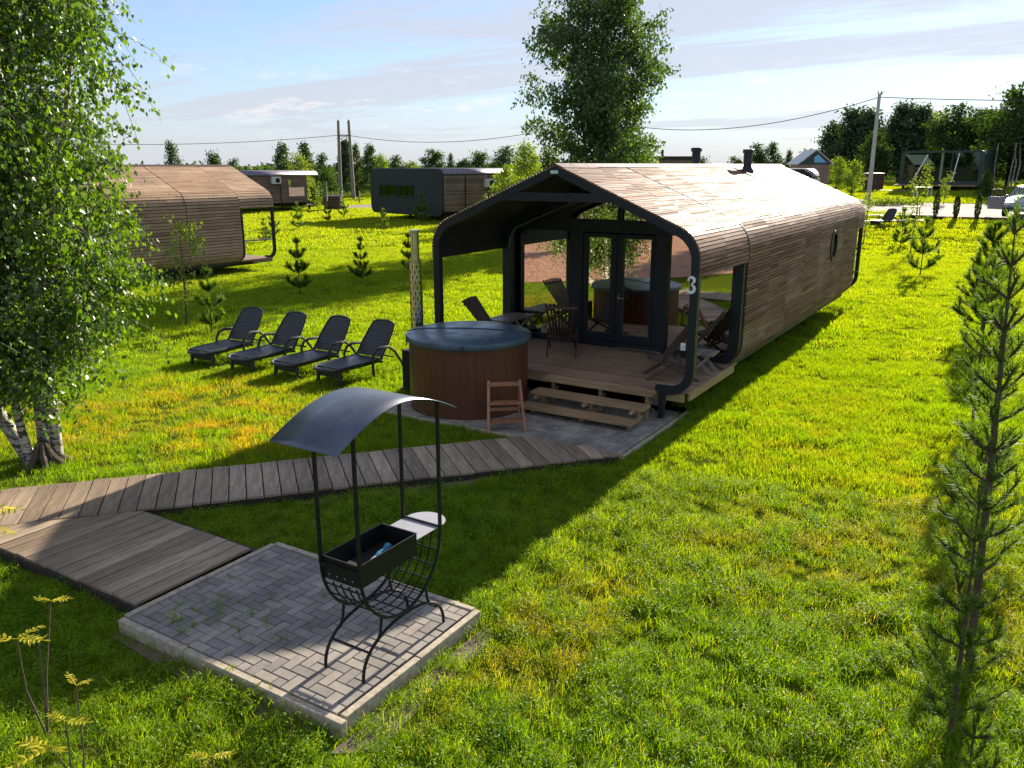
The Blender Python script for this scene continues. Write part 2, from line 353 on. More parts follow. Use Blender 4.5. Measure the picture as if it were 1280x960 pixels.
M_thuja = leafy('thuja_sprays', (0.03, 0.06, 0.01), (0.05, 0.085, 0.015), (0.07, 0.11, 0.02), 0.35, 0.5, 0.05)
# ground below the grass
Mg = Mat('lawn_soil')
g1 = Mg.noise(1.6, 6, 0.65, (1, 1, 1), 'World'); g2 = Mg.noise(22, 5, 0.7, (1, 1, 1), 'World'); g3 = Mg.noise(0.05, 4, 0.6, (1, 1, 1), 'World')
cg = Mg.ramp(g2, [(0.30, (0.035, 0.045, 0.008)), (0.55, (0.085, 0.125, 0.008)), (0.75, (0.15, 0.20, 0.010))])
cg = Mg.mix(Mg.ramp(g1, [(0.55, (0,) * 3), (0.75, (0.5,) * 3)]), cg, (0.14, 0.11, 0.04))
cg = Mg.mix(Mg.ramp(g3, [(0.45, (0,) * 3), (0.7, (0.4,) * 3)]), cg, (0.16, 0.19, 0.03))
Mg.set(cg, 1.0, spec=0.0); Mg.bump(g2, 0.8, 0.04); M_lawn = Mg.m
Mr = Mat('gravel_pinkish')
h1 = Mr.n('ShaderNodeTexVoronoi'); gg = Mr.n('ShaderNodeNewGeometry'); Mr.link(gg.outputs['Position'], h1.inputs['Vector']); h1.inputs['Scale'].default_value = 9
h2 = Mr.noise(1.2, 6, 0.65, (1, 1, 1), 'World')
ch = Mr.mix(1.0, Mr.mix(h1.outputs['Color'], (0.20, 0.15, 0.125), (0.30, 0.235, 0.20)), Mr.ramp(h2, [(0.3, (0.7,) * 3), (0.7, (1.15,) * 3)]), 'MULTIPLY')
Mr.set(ch, 0.9); Mr.bump(h1.outputs['Distance'], 0.7, 0.05); M_gravel = Mr.m
Mr2 = Mat('gravel_brown')
h3 = Mr2.n('ShaderNodeTexVoronoi'); gg = Mr2.n('ShaderNodeNewGeometry'); Mr2.link(gg.outputs['Position'], h3.inputs['Vector']); h3.inputs['Scale'].default_value = 6
h4 = Mr2.noise(1.2, 6, 0.65, (1, 1, 1), 'World')
ch = Mr2.mix(1.0, Mr2.mix(h3.outputs['Color'], (0.34, 0.17, 0.11), (0.46, 0.26, 0.17)), Mr2.ramp(h4, [(0.3, (0.75,) * 3), (0.7, (1.15,) * 3)]), 'MULTIPLY')
Mr2.set(ch, 0.9); Mr2.bump(h3.outputs['Distance'], 0.9, 0.06); M_gravel_b = Mr2.m

# ---------------------------------------------------------------- ground
xs = np.concatenate([[-6000, -2500, -900, -400, -200], np.arange(-120, 61, 4.0), [100, 200, 500, 1500, 6000]])
ys = np.concatenate([[-3000, -900, -300, -120], np.arange(-60, 141, 4.0), [170, 220, 400, 900, 2500, 8000]])
V = [(x, y, gz(x, y)) for y in ys for x in xs]; nx = len(xs)
F = [(j * nx + i, j * nx + i + 1, (j + 1) * nx + i + 1, (j + 1) * nx + i) for j in range(len(ys) - 1) for i in range(nx - 1)]
g = np_mesh('ground', np.array(V), np.array(F), M_lawn); tag(g, kind='structure')
g.data.polygons.foreach_set('use_smooth', [True] * len(g.data.polygons))
def sheet(name, pts, mat, off=0.006, step=3.0):
    # quad strip between two edge polylines draped over the ground
    m = MB(); A, B = pts; n = 24; k = 10
    def lerp(P, u):
        t = u * (len(P) - 1); i = min(int(t), len(P) - 2); w = t - i
        return (P[i][0] * (1 - w) + P[i + 1][0] * w, P[i][1] * (1 - w) + P[i + 1][1] * w)
    vs = []
    for i in range(n * 3 + 1):
        a = lerp(A, i / (n * 3)); b = lerp(B, i / (n * 3))
        for j in range(k + 1):
            w = j / k; x = a[0] * (1 - w) + b[0] * w; y = a[1] * (1 - w) + b[1] * w
            vs.append((x, y, gz(x, y) + off))
    fs = [(i * (k + 1) + j, (i + 1) * (k + 1) + j, (i + 1) * (k + 1) + j + 1, i * (k + 1) + j + 1) for i in range(n * 3) for j in range(k)]
    m.add(vs, fs, 0.5); return tag(m.build(name, mat), kind='structure')
road_edge_near = [(-60, 60), (-30, 59), (-11.5, 62.5), (-7.2, 58.2), (-5.5, 57.4), (0, 57.6), (40, 56)]
road_edge_far = [(-60, 72), (-30, 74), (-12, 73.8), (-9, 72.5), (-6, 71.5), (2, 71.0), (40, 69)]
sheet('gravel_road', (road_edge_near, road_edge_far), M_gravel, 0.07)
sheet('gravel_yard', ([(-70, 3.0), (-30, 5.6), (-15.2, 4.8), (-13.4, 3.1), (-10.5, 0.0), (-8.5, -4), (-4, -16)], [(-70, -60), (-55, -60), (-45, -60), (-38, -60), (-30, -60), (-20, -60), (-6, -60)]), M_gravel_b, 0.02)

# ---------------------------------------------------------------- cabin
CX = -6.74           # ridge line of the main cabin
def profile(hw=2.52, zb=0.45, ze=2.94, zr=4.0, rb=0.42, re=0.55, inset=0.0, xin=1.9, zmin=None):
    """right half of the shell outline from the underside, up the wall, round the eave to the ridge"""
    pts = [(xin, zb), (hw, zb), (hw, ze), (0.0, zr)]
    def fillet(p0, p1, p2, r, n=8):
        a = Vector(p0) - Vector(p1); b = Vector(p2) - Vector(p1); a.normalize(); b.normalize()
        ang = a.angle(b); d = r / math.tan(ang / 2); c = Vector(p1) + (a + b).normalized() * (r / math.sin(ang / 2))
        s = Vector(p1) + a * d - c; e = Vector(p1) + b * d - c; o = []
        tot = s.angle(e); sg = 1 if s.x * e.y - s.y * e.x > 0 else -1
        for i in range(n + 1):
            t = sg * tot * i / n; o.append((c.x + s.x * math.cos(t) - s.y * math.sin(t), c.y + s.x * math.sin(t) + s.y * math.cos(t)))
        return o
    P = [pts[0]] + fillet(pts[0], pts[1], pts[2], rb) + fillet(pts[1], pts[2], pts[3], re) + [pts[3]]
    if inset:
        Q = []
        for i, p in enumerate(P):
            a = Vector(P[max(i - 1, 0)]); b = Vector(P[min(i + 1, len(P) - 1)]); t = (b - a).normalized(); n = Vector((-t.y, t.x))
            q = Vector(p) + n * inset
            Q.append((q.x, q.y))
        Q[-1] = (0.0, zr - inset * 1.08); P = Q
    if zmin is not None:
        out = []; started = False
        for i in range(1, len(P)):
            a, b = P[i - 1], P[i]
            if not started and a[1] < zmin <= b[1]:
                u = (zmin - a[1]) / (b[1] - a[1]); out.append((a[0] + (b[0] - a[0]) * u, zmin)); started = True
            if started: out.append(b)
        P = out
    return P
def walk_line(P, pitch):
    res = []; carry = pitch / 2
    for i in range(len(P) - 1):
        a = Vector(P[i]); b = Vector(P[i + 1]); L = (b - a).length; d = (b - a) / L if L else Vector((0, 0))
        while carry <= L:
            res.append((a + d * carry, d)); carry += pitch
        carry -= L
    return res
def cladding(mb, P, side, y0, y1, pitch=0.062, th=0.024, hole=None, joints=True):
    bt = 0.5; cnt_ = 0
    for (p, d) in walk_line(P, pitch):
        n = Vector((d.y, -d.x))                     # outward
        if cnt_ % 14 == 0: bt = random.uniform(0.3, 0.7)
        cnt_ += 1
        spans = [(y0 + 0.004, y1 - 0.004)]
        if hole:
            hy, hz, hr = hole
            if p.x > 2.3 and abs(p.y - hz) < hr:
                c = math.sqrt(hr * hr - (p.y - hz) ** 2); sp = []
                for a, b in spans:
                    if hy - c > a: sp.append((a, min(b, hy - c)))
                    if hy + c < b: sp.append((max(a, hy + c), b))
                spans = sp
        for a, b in spans:
            cuts = [a]
            if joints and b - a > 0.7 and random.random() < 0.7: cuts.append(random.uniform(a + 0.2, b - 0.2))
            cuts.append(b)
            for u, v in zip(cuts[:-1], cuts[1:]):
                if v - u < 0.01: continue
                o = th / 2 + random.uniform(0, 0.004)
                c = p + n * o
                e = random.uniform(-0.006, 0.006)
                tl = random.gauss(0, 0.035); nn_ = Vector((n.x * math.cos(tl) - n.y * math.sin(tl), n.x * math.sin(tl) + n.y * math.cos(tl))); dz_ = random.uniform(-0.003, 0.003)
                mb.bar((side * c.x, u + (0.004 if u > a else 0), c.y), (side * c.x, v - 0.004 + (e if v == b and abs(b - y1) < 0.01 else 0), c.y + dz_), pitch * 0.80, th, tone=min(1, max(0, random.gauss(bt, 0.2))), up=(side * nn_.x, 0, nn_.y))
def rib(mb, P_out, P_in, y0, y1, mirror=True, tone=0.5):
    for sd_ in ((1, -1) if mirror else (1,)):
        vs = []
        for (a, b) in zip(P_out, P_in):
            vs += [(sd_ * a[0], y0, a[1]), (sd_ * a[0], y1, a[1]), (sd_ * b[0], y1, b[1]), (sd_ * b[0], y0, b[1])]
        fs = []
        for i in range(len(P_out) - 1):
            for k in range(4):
                q = (i * 4 + k, i * 4 + (k + 1) % 4, (i + 1) * 4 + (k + 1) % 4, (i + 1) * 4 + k)
                fs.append(q if sd_ > 0 else q[::-1])
        fs.append((0, 3, 2, 1) if sd_ > 0 else (0, 1, 2, 3))
        mb.add(vs, fs, tone)
PO = profile()
def make_cabin(name, label, loc, rot, bays, porch_front, porch_back, L, mat, detail=True, group='timber cabins', zlow_f=2.36, zlow_b=2.28, hole=None, pitch=0.062):
    t = thing(name, label, 'cabin', loc, rot, group)
    Pin = profile(inset=0.14); Pi2 = profile(inset=0.03)
    # cladding, one panel of boards per bay and side
    edges = bays
    for a, b in zip(edges[:-1], edges[1:]):
        for side in (1, -1):
            porch = b <= porch_front + 0.01 or a >= L - porch_back - 0.01
            zl = (zlow_f if b <= porch_front + 0.01 else zlow_b) if porch else None
            P = profile(zmin=zl) if porch else profile(xin=2.1)
            m = MB(); cladding(m, P, side, a, b, pitch=pitch, hole=hole if side > 0 else None)
            m.build('cladding_panel', mat, t)
    # lining behind the boards
    m = MB()
    def strip(P, Q, y0, y1, side):
        vs = []
        for p, q in zip(P, Q): vs += [(side * p[0], y0, p[1]), (side * p[0], y1, p[1]), (side * q[0], y1, q[1]), (side * q[0], y0, q[1])]
        n = len(P); fs = []
        for i in range(n - 1):
            for k in range(4):
                q = (i * 4 + k, i * 4 + (k + 1) % 4, (i + 1) * 4 + (k + 1) % 4, (i + 1) * 4 + k); fs.append(q if side > 0 else q[::-1])
        m.add(vs, fs)
    a0, a1 = porch_front + 0.02, L - porch_back - 0.02
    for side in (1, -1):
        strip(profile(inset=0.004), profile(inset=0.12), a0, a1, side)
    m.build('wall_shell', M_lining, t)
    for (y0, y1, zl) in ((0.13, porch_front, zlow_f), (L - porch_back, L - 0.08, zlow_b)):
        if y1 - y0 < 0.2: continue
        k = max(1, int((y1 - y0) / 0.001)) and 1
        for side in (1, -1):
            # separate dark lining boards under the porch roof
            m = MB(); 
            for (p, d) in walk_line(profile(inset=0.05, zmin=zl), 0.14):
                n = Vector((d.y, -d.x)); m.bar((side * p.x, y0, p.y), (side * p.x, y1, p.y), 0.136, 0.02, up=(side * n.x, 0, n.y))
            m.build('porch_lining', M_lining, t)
    # steel ribs: front, porch/wall, back
    def addrib(y0, y1, Po, Pi): m = MB(); rib(m, Po, Pi, y0, y1); return m.build('frame_rib', M_navy, t)
    addrib(0.0, 0.11, profile(inset=-0.002), profile(inset=0.13))
    addrib(porch_front - 0.16, porch_front - 0.004 , profile(inset=0.006), profile(inset=0.20))
    if porch_back > 0.2:
        addrib(L - porch_back + 0.004, L - porch_back + 0.12, profile(inset=0.006), profile(inset=0.16))
    addrib(L - 0.09, L + 0.01, profile(inset=-0.002), profile(inset=0.10))
    for yj in edges[1:-1]:
        if detail or True:
            pass
    # thin dark cover strip between porch roof and cabin roof
    m = MB(); rib(m, profile(inset=-0.034, zmin=zlow_f), profile(inset=-0.004, zmin=zlow_f), porch_front - 0.012, porch_front + 0.012); m.build('roof_joint', M_navy, t)
    # ridge cap
    m = MB(); 
    m.bar((0.07, 0.0, 4.0 + 0.002), (0.07, L, 4.0 + 0.002), 0.16, 0.014, up=(0.39, 0, 0.92)); m.bar((-0.07, 0.0, 4.0 + 0.002), (-0.07, L, 4.0 + 0.002), 0.16, 0.014, up=(-0.39, 0, 0.92))
    m.build('ridge_cap', M_rust, t)
    # floor slab and underframe
    m = MB(); m.box((0, (a0 + a1) / 2 + 0.05, 0.43), (4.6, a1 - a0 - 0.2, 0.10)); m.build('floor', M_lining, t)
    m = MB()
    for x in (-1.6, 0, 1.6): m.box((x, L / 2, 0.30), (0.12, L - 0.6, 0.16))
    m.build('floor_beam', M_navy, t)
    for y in np.arange(0.9, L, 2.6):
        for x in (-1.6, 1.6):
            m = MB(); m.box((x, y, 0.11), (0.22, 0.22, 0.22)); m.build('footing_block', M_kerb, t)
    return t
def inner_poly(inset, n=1):
    P = profile(inset=inset, xin=1.9); 
    return P + [(-x, z) for x, z in P[::-1][1:]]
Y0 = 12.1; LEN = 13.9; PF = 2.5; PB = 0.95
cab = make_cabin('timber_cabin', 'large timber cabin with rounded board cladding, open front porch and mirrored glass doors', (CX, Y0, 0), 0,
                 [0, 1.25, 2.5, 3.95, 5.35, 6.75, 8.15, 9.55, 10.95, 12.0, 12.95, 13.9], PF, PB, LEN, M_clad, hole=(9.75, 2.08, 0.36))
# back wall, dark
m = MB()
ip = inner_poly(0.15); c = (0, 2.0)
ang = [(x, z) for x, z in ip]
def vwall(y, th, ip, mat, name, par):
    m = MB(); n = len(ip); vs = [(x, y, z) for x, z in ip] + [(x, y + th, z) for x, z in ip]
    m.add(vs, [tuple(range(n)), tuple(range(n, 2 * n))[::-1]] + [(i, n + i, n + (i + 1) % n, (i + 1) % n) for i in range(n)]); return m.build(name, mat, par)
vwall(LEN - PB - 0.12, 0.08, ip, M_lining, 'back_wall', cab)
vwall(PF + 3.4, 0.08, ip, M_lining, 'room_partition', cab)
# glass front at local y = 2.7
GY = PF + 0.12
def sx(a): return a - CX
pane_edges = [(-9.03, -7.80, 'side'), (-7.50, -6.90, 'door'), (-6.64, -5.99, 'door'), (-5.71, -4.42, 'side')]
m = MB()
for a, b in ((-7.80, -7.50), (-5.99, -5.71)): m.box((sx((a + b) / 2), GY, 1.63), (b - a, 0.16, 2.24))
m.box((0, GY, 2.87), (4.7, 0.16, 0.24)); m.box((0, GY, 0.56), (4.6, 0.14, 0.10)); 
m.build('window_frame', M_navy, cab, bevel=0.004)
m = MB(); m.box((0, GY, 3.40), (0.10, 0.12, 0.82)); m.build('gable_post', M_navy, cab)
def roofz(x, inset=0.15): return 4.0 - 1.08 * inset - abs(x) * (1.06 / 2.52)
for sg in (-1, 1):      # gable panes
    x0, x1 = 0.06, 1.9; m = MB()
    zt = 2.99
    poly = [(x0, zt), (1.98, zt), (1.98, zt + 0.01), (x0, roofz(x0))]
    vs = [(sg * x, GY, z) for x, z in poly] + [(sg * x, GY + 0.02, z) for x, z in poly]
    m.add(vs, [(0, 1, 2, 3), (7, 6, 5, 4), (0, 4, 5, 1), (1, 5, 6, 2), (2, 6, 7, 3), (3, 7, 4, 0)]); m.build('gable_pane', M_glass, cab)
for a, b, kind in pane_edges:
    c = sx((a + b) / 2)
    if kind == 'side':
        m = MB(); m.box((c, GY + 0.01, 1.68), (b - a, 0.02, 2.13)); m.build('glass_pane', M_glass, cab)
    else:
        m = MB(); f = 0.075
        d0, d1 = (-7.49, -6.775) if a < -7 else (-6.765, -6.0)
        x0, x1 = sx(d0), sx(d1); w = x1 - x0; st = 0.12
        m.box((x0 + 0.03, GY - 0.03, 1.58), (0.06 if a < -7 else st * 2 - 0.12, 0.09, 1.94)) if False else None
        m.box((x0 + (0.035 if a < -7 else 0.06), GY - 0.02, 1.675), ((0.07 if a < -7 else 0.12), 0.09, 2.11))
        m.box((x1 - (0.06 if a < -7 else 0.035), GY - 0.02, 1.675), ((0.12 if a < -7 else 0.07), 0.09, 2.11))
        m.box(((x0 + x1) / 2, GY - 0.02, 2.69), (w - 0.02, 0.086, 0.08)); m.box(((x0 + x1) / 2, GY - 0.02, 0.70), (w - 0.02, 0.086, 0.16))
        dr = m.build('glass_door', M_navy, cab, bevel=0.003)
        m = MB(); m.box(((x0 + x1) / 2, GY + 0.005, 1.70), (w - 0.16, 0.02, 1.92)); m.build('glass_pane', M_glass, dr)
        if a > -7:
            m = MB(); hx = x0 + 0.06; m.tube([(hx, GY - 0.065, 1.5), (hx, GY - 0.11, 1.5), (hx + 0.12, GY - 0.11, 1.5)], 0.011); m.box((hx, GY - 0.068, 1.48), (0.035, 0.01, 0.2)); m.build('door_handle', M_inox, dr, smooth=True)
m = MB(); m.box((sx(-6.2), GY - 0.13, 0.545), (0.9, 0.10, 0.02)); m.build('door_sill', M_inox, cab)
# collar tie and hangers in the front gable
m = MB(); m.box((0, 0.055, 3.50), (2.15, 0.10, 0.14)); m.build('collar_tie', M_navy, cab); m = MB(); m.box((0, PF - 0.08, 3.40), (2.3, 0.1, 0.13)); m.build('collar_tie', M_navy, cab)
m = MB(); m.tube([(-2.33, PF - 0.20, 2.4), (-2.30, PF - 0.20, 2.62), (-2.15, PF - 0.20, 2.80), (-0.35, PF - 0.20, 3.55)], 0.02); m.build('cable_conduit', M_metal, cab, smooth=True)
m = MB(); m.box((0, -0.012, 3.90), (0.13, 0.03, 0.05)); m.build('gable_badge', plain('badge_pale_green', (0.55, 0.75, 0.68), 0.5), cab)
# deck boards, fascia, legs
for i in range(17):
    m = MB(); m.box((0, 0, 0), (4.86 if i > 0 else 4.86, 0.139, 0.03)); o = m.build('deck_board', M_deck, cab, loc=(sx(-6.74), 0.19 + 0.146 * i, 0.485 + random.uniform(0, 0.002))); o.rotation_euler = (0, random.uniform(-.0006, .0006), random.uniform(-.0008, .0008))
m = MB(); m.box((0, 0.135, 0.395), (4.7, 0.03, 0.14)); m.box((2.40, 1.35, 0.40), (0.035, 2.3, 0.12)); m.box((-2.40, 1.35, 0.40), (0.035, 2.3, 0.12)); m.build('deck_fascia', M_stair, cab)
for x in (2.0, -2.0): m = MB(); m.box((x, 0.06, 0.22), (0.09, 0.09, 0.44)); m.build('frame_leg', M_navy, cab)
# porthole
m = MB(); n = 40; vs = []; 
for k in range(n):
    a = 2 * math.pi * k / n
    for (r, x) in ((0.37, 2.46), (0.37, 2.575), (0.305, 2.575), (0.305, 2.46)): vs.append((x, 9.75 + r * math.cos(a), 2.08 + r * math.sin(a)))
m.add(vs, [(k * 4 + j, k * 4 + (j + 1) % 4, ((k + 1) % n) * 4 + (j + 1) % 4, ((k + 1) % n) * 4 + j) for k in range(n) for j in range(4)])
pf = m.build('porthole_frame', M_navy, cab, smooth=True)
m = MB(); m.add([(2.50, 9.75 + 0.31 * math.cos(2 * math.pi * k / n), 2.08 + 0.31 * math.sin(2 * math.pi * k / n)) for k in range(n)], [tuple(range(n))]); m.build('glass_pane', M_glass_p, pf)
# chimneys on the roof
for (x, y, h, nm) in ((0.42, 9.15, 0.50, 0), (-0.62, 8.3, 0.62, 1)):
    zc = 4.0 - abs(x) * 0.42
    ct = MB(); ct.lathe([(0.105, -0.15), (0.105, h - 0.02), (0.135, h - 0.02), (0.135, h + 0.06), (0.12, h + 0.07), (0.11, h + 0.02)], 20, (x, y, zc))
    ch_ = ct.build('chimney', M_stove, cab, smooth=True)
    m = MB(); m.lathe([(0.17, -0.02), (0.16, 0.06), (0.11, 0.14)], 20, (x, y, zc)); m.build('flue_collar', M_stove, ch_, smooth=True)
    sgn = 1 if x > 0 else -1
    m = MB(); m.bar((x + sgn * 0.02, y - 0.42, zc + 0.035), (x + sgn * 0.02, y + 0.25, zc + 0.035), 0.5, 0.02, up=(sgn * 0.39, 0, 0.92)); m.build('flashing', M_rust, ch_)
m = MB(); m.tube([(2.30, LEN - PB + 0.02, 1.0), (2.50, LEN - 0.04, 1.0)], 0.035); m.build('drain_pipe', M_navy, cab, smooth=True)

# sign number and lamp on the front post
def text_obj(body, name, size, mat, loc, rot, parent=None, ext=0.006):
    cu = bpy.data.curves.new(name, 'FONT'); cu.body = body; cu.size = size; cu.extrude = ext; cu.align_x = 'CENTER'; cu.align_y = 'CENTER'; cu.offset = size * 0.012
    tmp = bpy.data.objects.new('tmp', cu); COL.objects.link(tmp)
    dg = bpy.context.evaluated_depsgraph_get(); me = bpy.data.meshes.new_from_object(tmp.evaluated_get(dg)); bpy.data.objects.remove(tmp)
    me.materials.clear(); me.materials.append(mat); me.name = name
    o = bpy.data.objects.new(name, me); COL.objects.link(o); o.location = loc; o.rotation_euler = rot
    if parent: o.parent = parent
    return o
# the digit: bold serif-like 3 made from two open bowls
def digit3(mb, s, y0, y1):
    import math as _m
    def stroke(cx, cz, r, a0, a1, wmin, wmax, n=18):
        pts = []
        for i in range(n + 1):
            t = i / n; a = R(a0 + (a1 - a0) * t); w = wmin + (wmax - wmin) * _m.sin(_m.pi * t)
            pts.append((cx + r * _m.cos(a), cz + r * _m.sin(a), w, a))
        vs = []
        for x, z, w, a in pts:
            for yy in (y0, y1):
                vs.append(((x + w * _m.cos(a)), yy, z + w * _m.sin(a))); vs.append(((x - w * _m.cos(a)), yy, z - w * _m.sin(a)))
        fs = []
        for i in range(n):
            b = i * 4; c = b + 4
            fs += [(b, b + 1, c + 1, c), (b + 2, c + 2, c + 3, b + 3), (b, c, c + 2, b + 2), (b + 1, b + 3, c + 3, c + 1)]
        fs += [(0, 2, 3, 1), (n * 4, n * 4 + 1, n * 4 + 3, n * 4 + 2)]
        mb.add([(v[0] * s, v[1], v[2] * s) for v in vs], fs, 0.5)
    stroke(0, 0.235, 0.165, 160, -80, 0.035, 0.075); stroke(-0.01, -0.20, 0.20, 85, -165, 0.035, 0.085)
    for cx, cz in ((-0.15, 0.26), (-0.19, -0.25)):
        n = 14; mb.add([(s * (cx + 0.065 * math.cos(2 * math.pi * k / n)), yy, s * (cz + 0.065 * math.sin(2 * math.pi * k / n))) for yy in (y0 + 0.001, y1) for k in range(n)], [tuple(range(n)), tuple(range(n, 2 * n))[::-1]] + [(k, n + k, n + (k + 1) % n, (k + 1) % n) for k in range(n)], 0.5)
m = MB(); digit3(m, 0.29, -0.018, 0.0)
tag(m.build('number_sign', M_white, loc=(-4.33, 12.098, 2.24)), 'white numeral 3 fixed to the right front post of the large cabin', 'number sign')
wb = thing('wall_switch_box', 'small white socket box on the right front post of the large cabin', 'socket box', (-4.40, 12.095, 1.27))
m = MB(); m.box((0, -0.02, 0), (0.07, 0.04, 0.115)); m.build('box_body', M_white, wb, bevel=0.006); m = MB(); m.box((0, -0.043, -0.01), (0.045, 0.006, 0.06)); m.build('cover_flap', M_grey, wb)

# stairs
st = thing('wooden_stairs', 'pale three-step wooden stairs leading up to the cabin deck', 'stairs', (-5.82, 11.7, 0))
for (y, z, w, x) in ((11.98, 0.492, 2.02, 0.0), (11.62, 0.34, 2.04, 0.02), (11.27, 0.175, 2.02, -0.03)):
    for k in (-1, 1):
        m = MB(); m.box((x, y - 11.7 + 0.078 * k + 0.03, z - 0.025), (w, 0.150, 0.05)); m.build('tread_board', M_stair, st, bevel=0.004)
for x in (-0.85, 0.05, 0.88):
    m = MB(); m.box((x, 0.33, 0.225), (0.045, 0.07, 0.45)); m.box((x, 0.0, 0.15), (0.045, 0.07, 0.30)); m.box((x, -0.36, 0.065), (0.045, 0.07, 0.13)); m.box((x + 0.0, 0.08, 0.275), (0.043, 0.8, 0.05)) ; m.box((x, -0.13, 0.105), (0.043, 0.58, 0.05))
    m.build('stair_support', M_stair, st)

# ---------------------------------------------------------------- hot tub
TX, TY = -7.88, 11.22
tub = thing('hot_tub', 'round wooden hot tub under a blue vinyl lid beside the deck', 'hot tub', (TX, TY, 0), 0)
ns = 48; Rt = 1.0
m0 = MB(); w = 2 * math.pi * Rt / ns * 0.992; m0.box((Rt - 0.02, 0, 0.61), (0.045, w, 1.14))
sm = m0.mesh('stave', M_tub)
for k in range(ns):
    o = bpy.data.objects.new('stave', sm); COL.objects.link(o); o.parent = tub; o.rotation_euler = (0, 0, 2 * math.pi * k / ns); o.location = (random.uniform(-.002, .002), random.uniform(-.002, .002), 0)
m = MB(); m.lathe([(0.955, 0.02), (0.955, 1.17)], 48); m.build('liner', M_rim, tub, smooth=True)
m = MB(); m.lathe([(0.93, 0.0), (0.93, 0.05)], 48); m.build('base_ring', M_beam, tub)
m = MB(); m.lathe([(0.99, 1.175), (1.025, 1.18), (1.03, 1.205), (0.99, 1.21)], 64); m.build('rim', M_rim, tub, smooth=True)
lidp = [(1.03, 1.205), (1.055, 1.185), (1.065, 1.23), (1.05, 1.275), (0.95, 1.30), (0.7, 1.325), (0.4, 1.338), (0.1, 1.342)]
m = MB(); m.lathe(lidp, 72)
lid = m.build('lid', M_lid, tub, smooth=True)
m = MB()
dl = Vector((0.80, 0.36, 0)).normalized()
pts = []
for i in range(21):
    u = -1.04 + 2.08 * i / 20; r = abs(u); z = np.interp(r, [0.1, 0.4, 0.7, 0.95, 1.05], [1.342, 1.338, 1.325, 1.30, 1.275]); pts.append((dl.x * u, dl.y * u, z + 0.002))
m.tube(pts, 0.012, 6); m.build('lid_seam', M_seam, lid)
for a in (40, 160, 230, 300): m = MB(); m.box((1.066 * math.cos(R(a)), 1.066 * math.sin(R(a)), 1.19), (0.012, 0.035, 0.14), (0, 0, R(a))); m.build('lid_strap', M_seam, lid)
# stove pipe
px_, py_ = -9.20, 11.50
pipe = thing('stove_pipe', 'tall shiny steel stove pipe with a perforated guard behind the blue-lidded tub', 'stove pipe', (px_, py_, 0))
m = MB(); m.lathe([(0.075, 0.75), (0.075, 2.80), (0.082, 2.80), (0.082, 2.83), (0.075, 2.83), (0.075, 2.86)], 24); m.build('flue', M_inox, pipe, smooth=True)
m = MB(); m.lathe([(0.106, 0.96), (0.106, 2.33)], 24); m.build('dark_hole_backing', M_steel_b, pipe, smooth=True)  # black tube added behind the guard so its holes look dark
m = MB(); m.lathe([(0.10, 2.90), (0.10, 2.915)], 24); m.lathe([(0.077, 2.84), (0.08, 2.9)], 24); m.build('flue_cap', M_inox, pipe, smooth=True)
# perforated guard: a half shell of strips with staggered holes
m = MB(); nr = 30; nc = 30; z0, z1 = 0.95, 2.35; r = 0.115
for j in range(nr * 2):
    for i in range(nc):
        if (j % 4 < 2 and (i + (j // 4 % 2) * 2) % 4 == 0) and 0 < j < nr * 2 - 2: continue
        a0 = R(-205 + 300 * i / nc); a1 = R(-205 + 300 * (i + 1) / nc); za = z0 + (z1 - z0) * j / (nr * 2); zb_ = z0 + (z1 - z0) * (j + 1) / (nr * 2)
        m.add([(r * math.cos(a0), r * math.sin(a0), za), (r * math.cos(a1), r * math.sin(a1), za), (r * math.cos(a1), r * math.sin(a1), zb_), (r * math.cos(a0), r * math.sin(a0), zb_)], [(0, 1, 2, 3)], 0.5)
gd = m.build('perforated_guard', M_inox, pipe); sl = gd.modifiers.new('solid', 'SOLIDIFY'); sl.thickness = 0.003
for a in (-205, 95):
    m = MB(); m.box((r * math.cos(R(a)), r * math.sin(R(a)), 1.65), (0.014, 0.014, 1.42)); m.build('guard_edge', M_steel_b, pipe)
m = MB(); m.box((0, 0, 0.42), (0.42, 0.42, 0.72)); m.box((0, 0, 0.04), (0.5, 0.5, 0.08)); m.build('stove_body', M_steel_b, pipe, bevel=0.01)
# ladder steps of the tub
ld = thing('step_ladder', 'small reddish three-rung wooden step ladder leaning at the tub', 'step ladder', (-6.72, 10.52, 0), R(38))
for sgx in (-1, 1):
    m = MB(); m.bar((sgx * 0.285, -0.42, 0.0), (sgx * 0.245, 0.02, 0.74), 0.04, 0.075, up=(0, -1, 0.4)); m.build('ladder_rail', M_step, ld)
    m = MB(); m.bar((sgx * 0.245, 0.14, 0.0), (sgx * 0.24, 0.05, 0.72), 0.032, 0.06, up=(0, 1, 0.1)); m.build('ladder_leg', M_step, ld)
for z, y in ((0.18, -0.29), (0.43, -0.14), (0.69, 0.01)):
    m = MB(); m.box((0, y, z), (0.50, 0.14, 0.032)); m.build('rung', M_step, ld)
m = MB(); m.box((0, 0.11, 0.25), (0.46, 0.02, 0.05)); m.build('brace', M_step, ld)

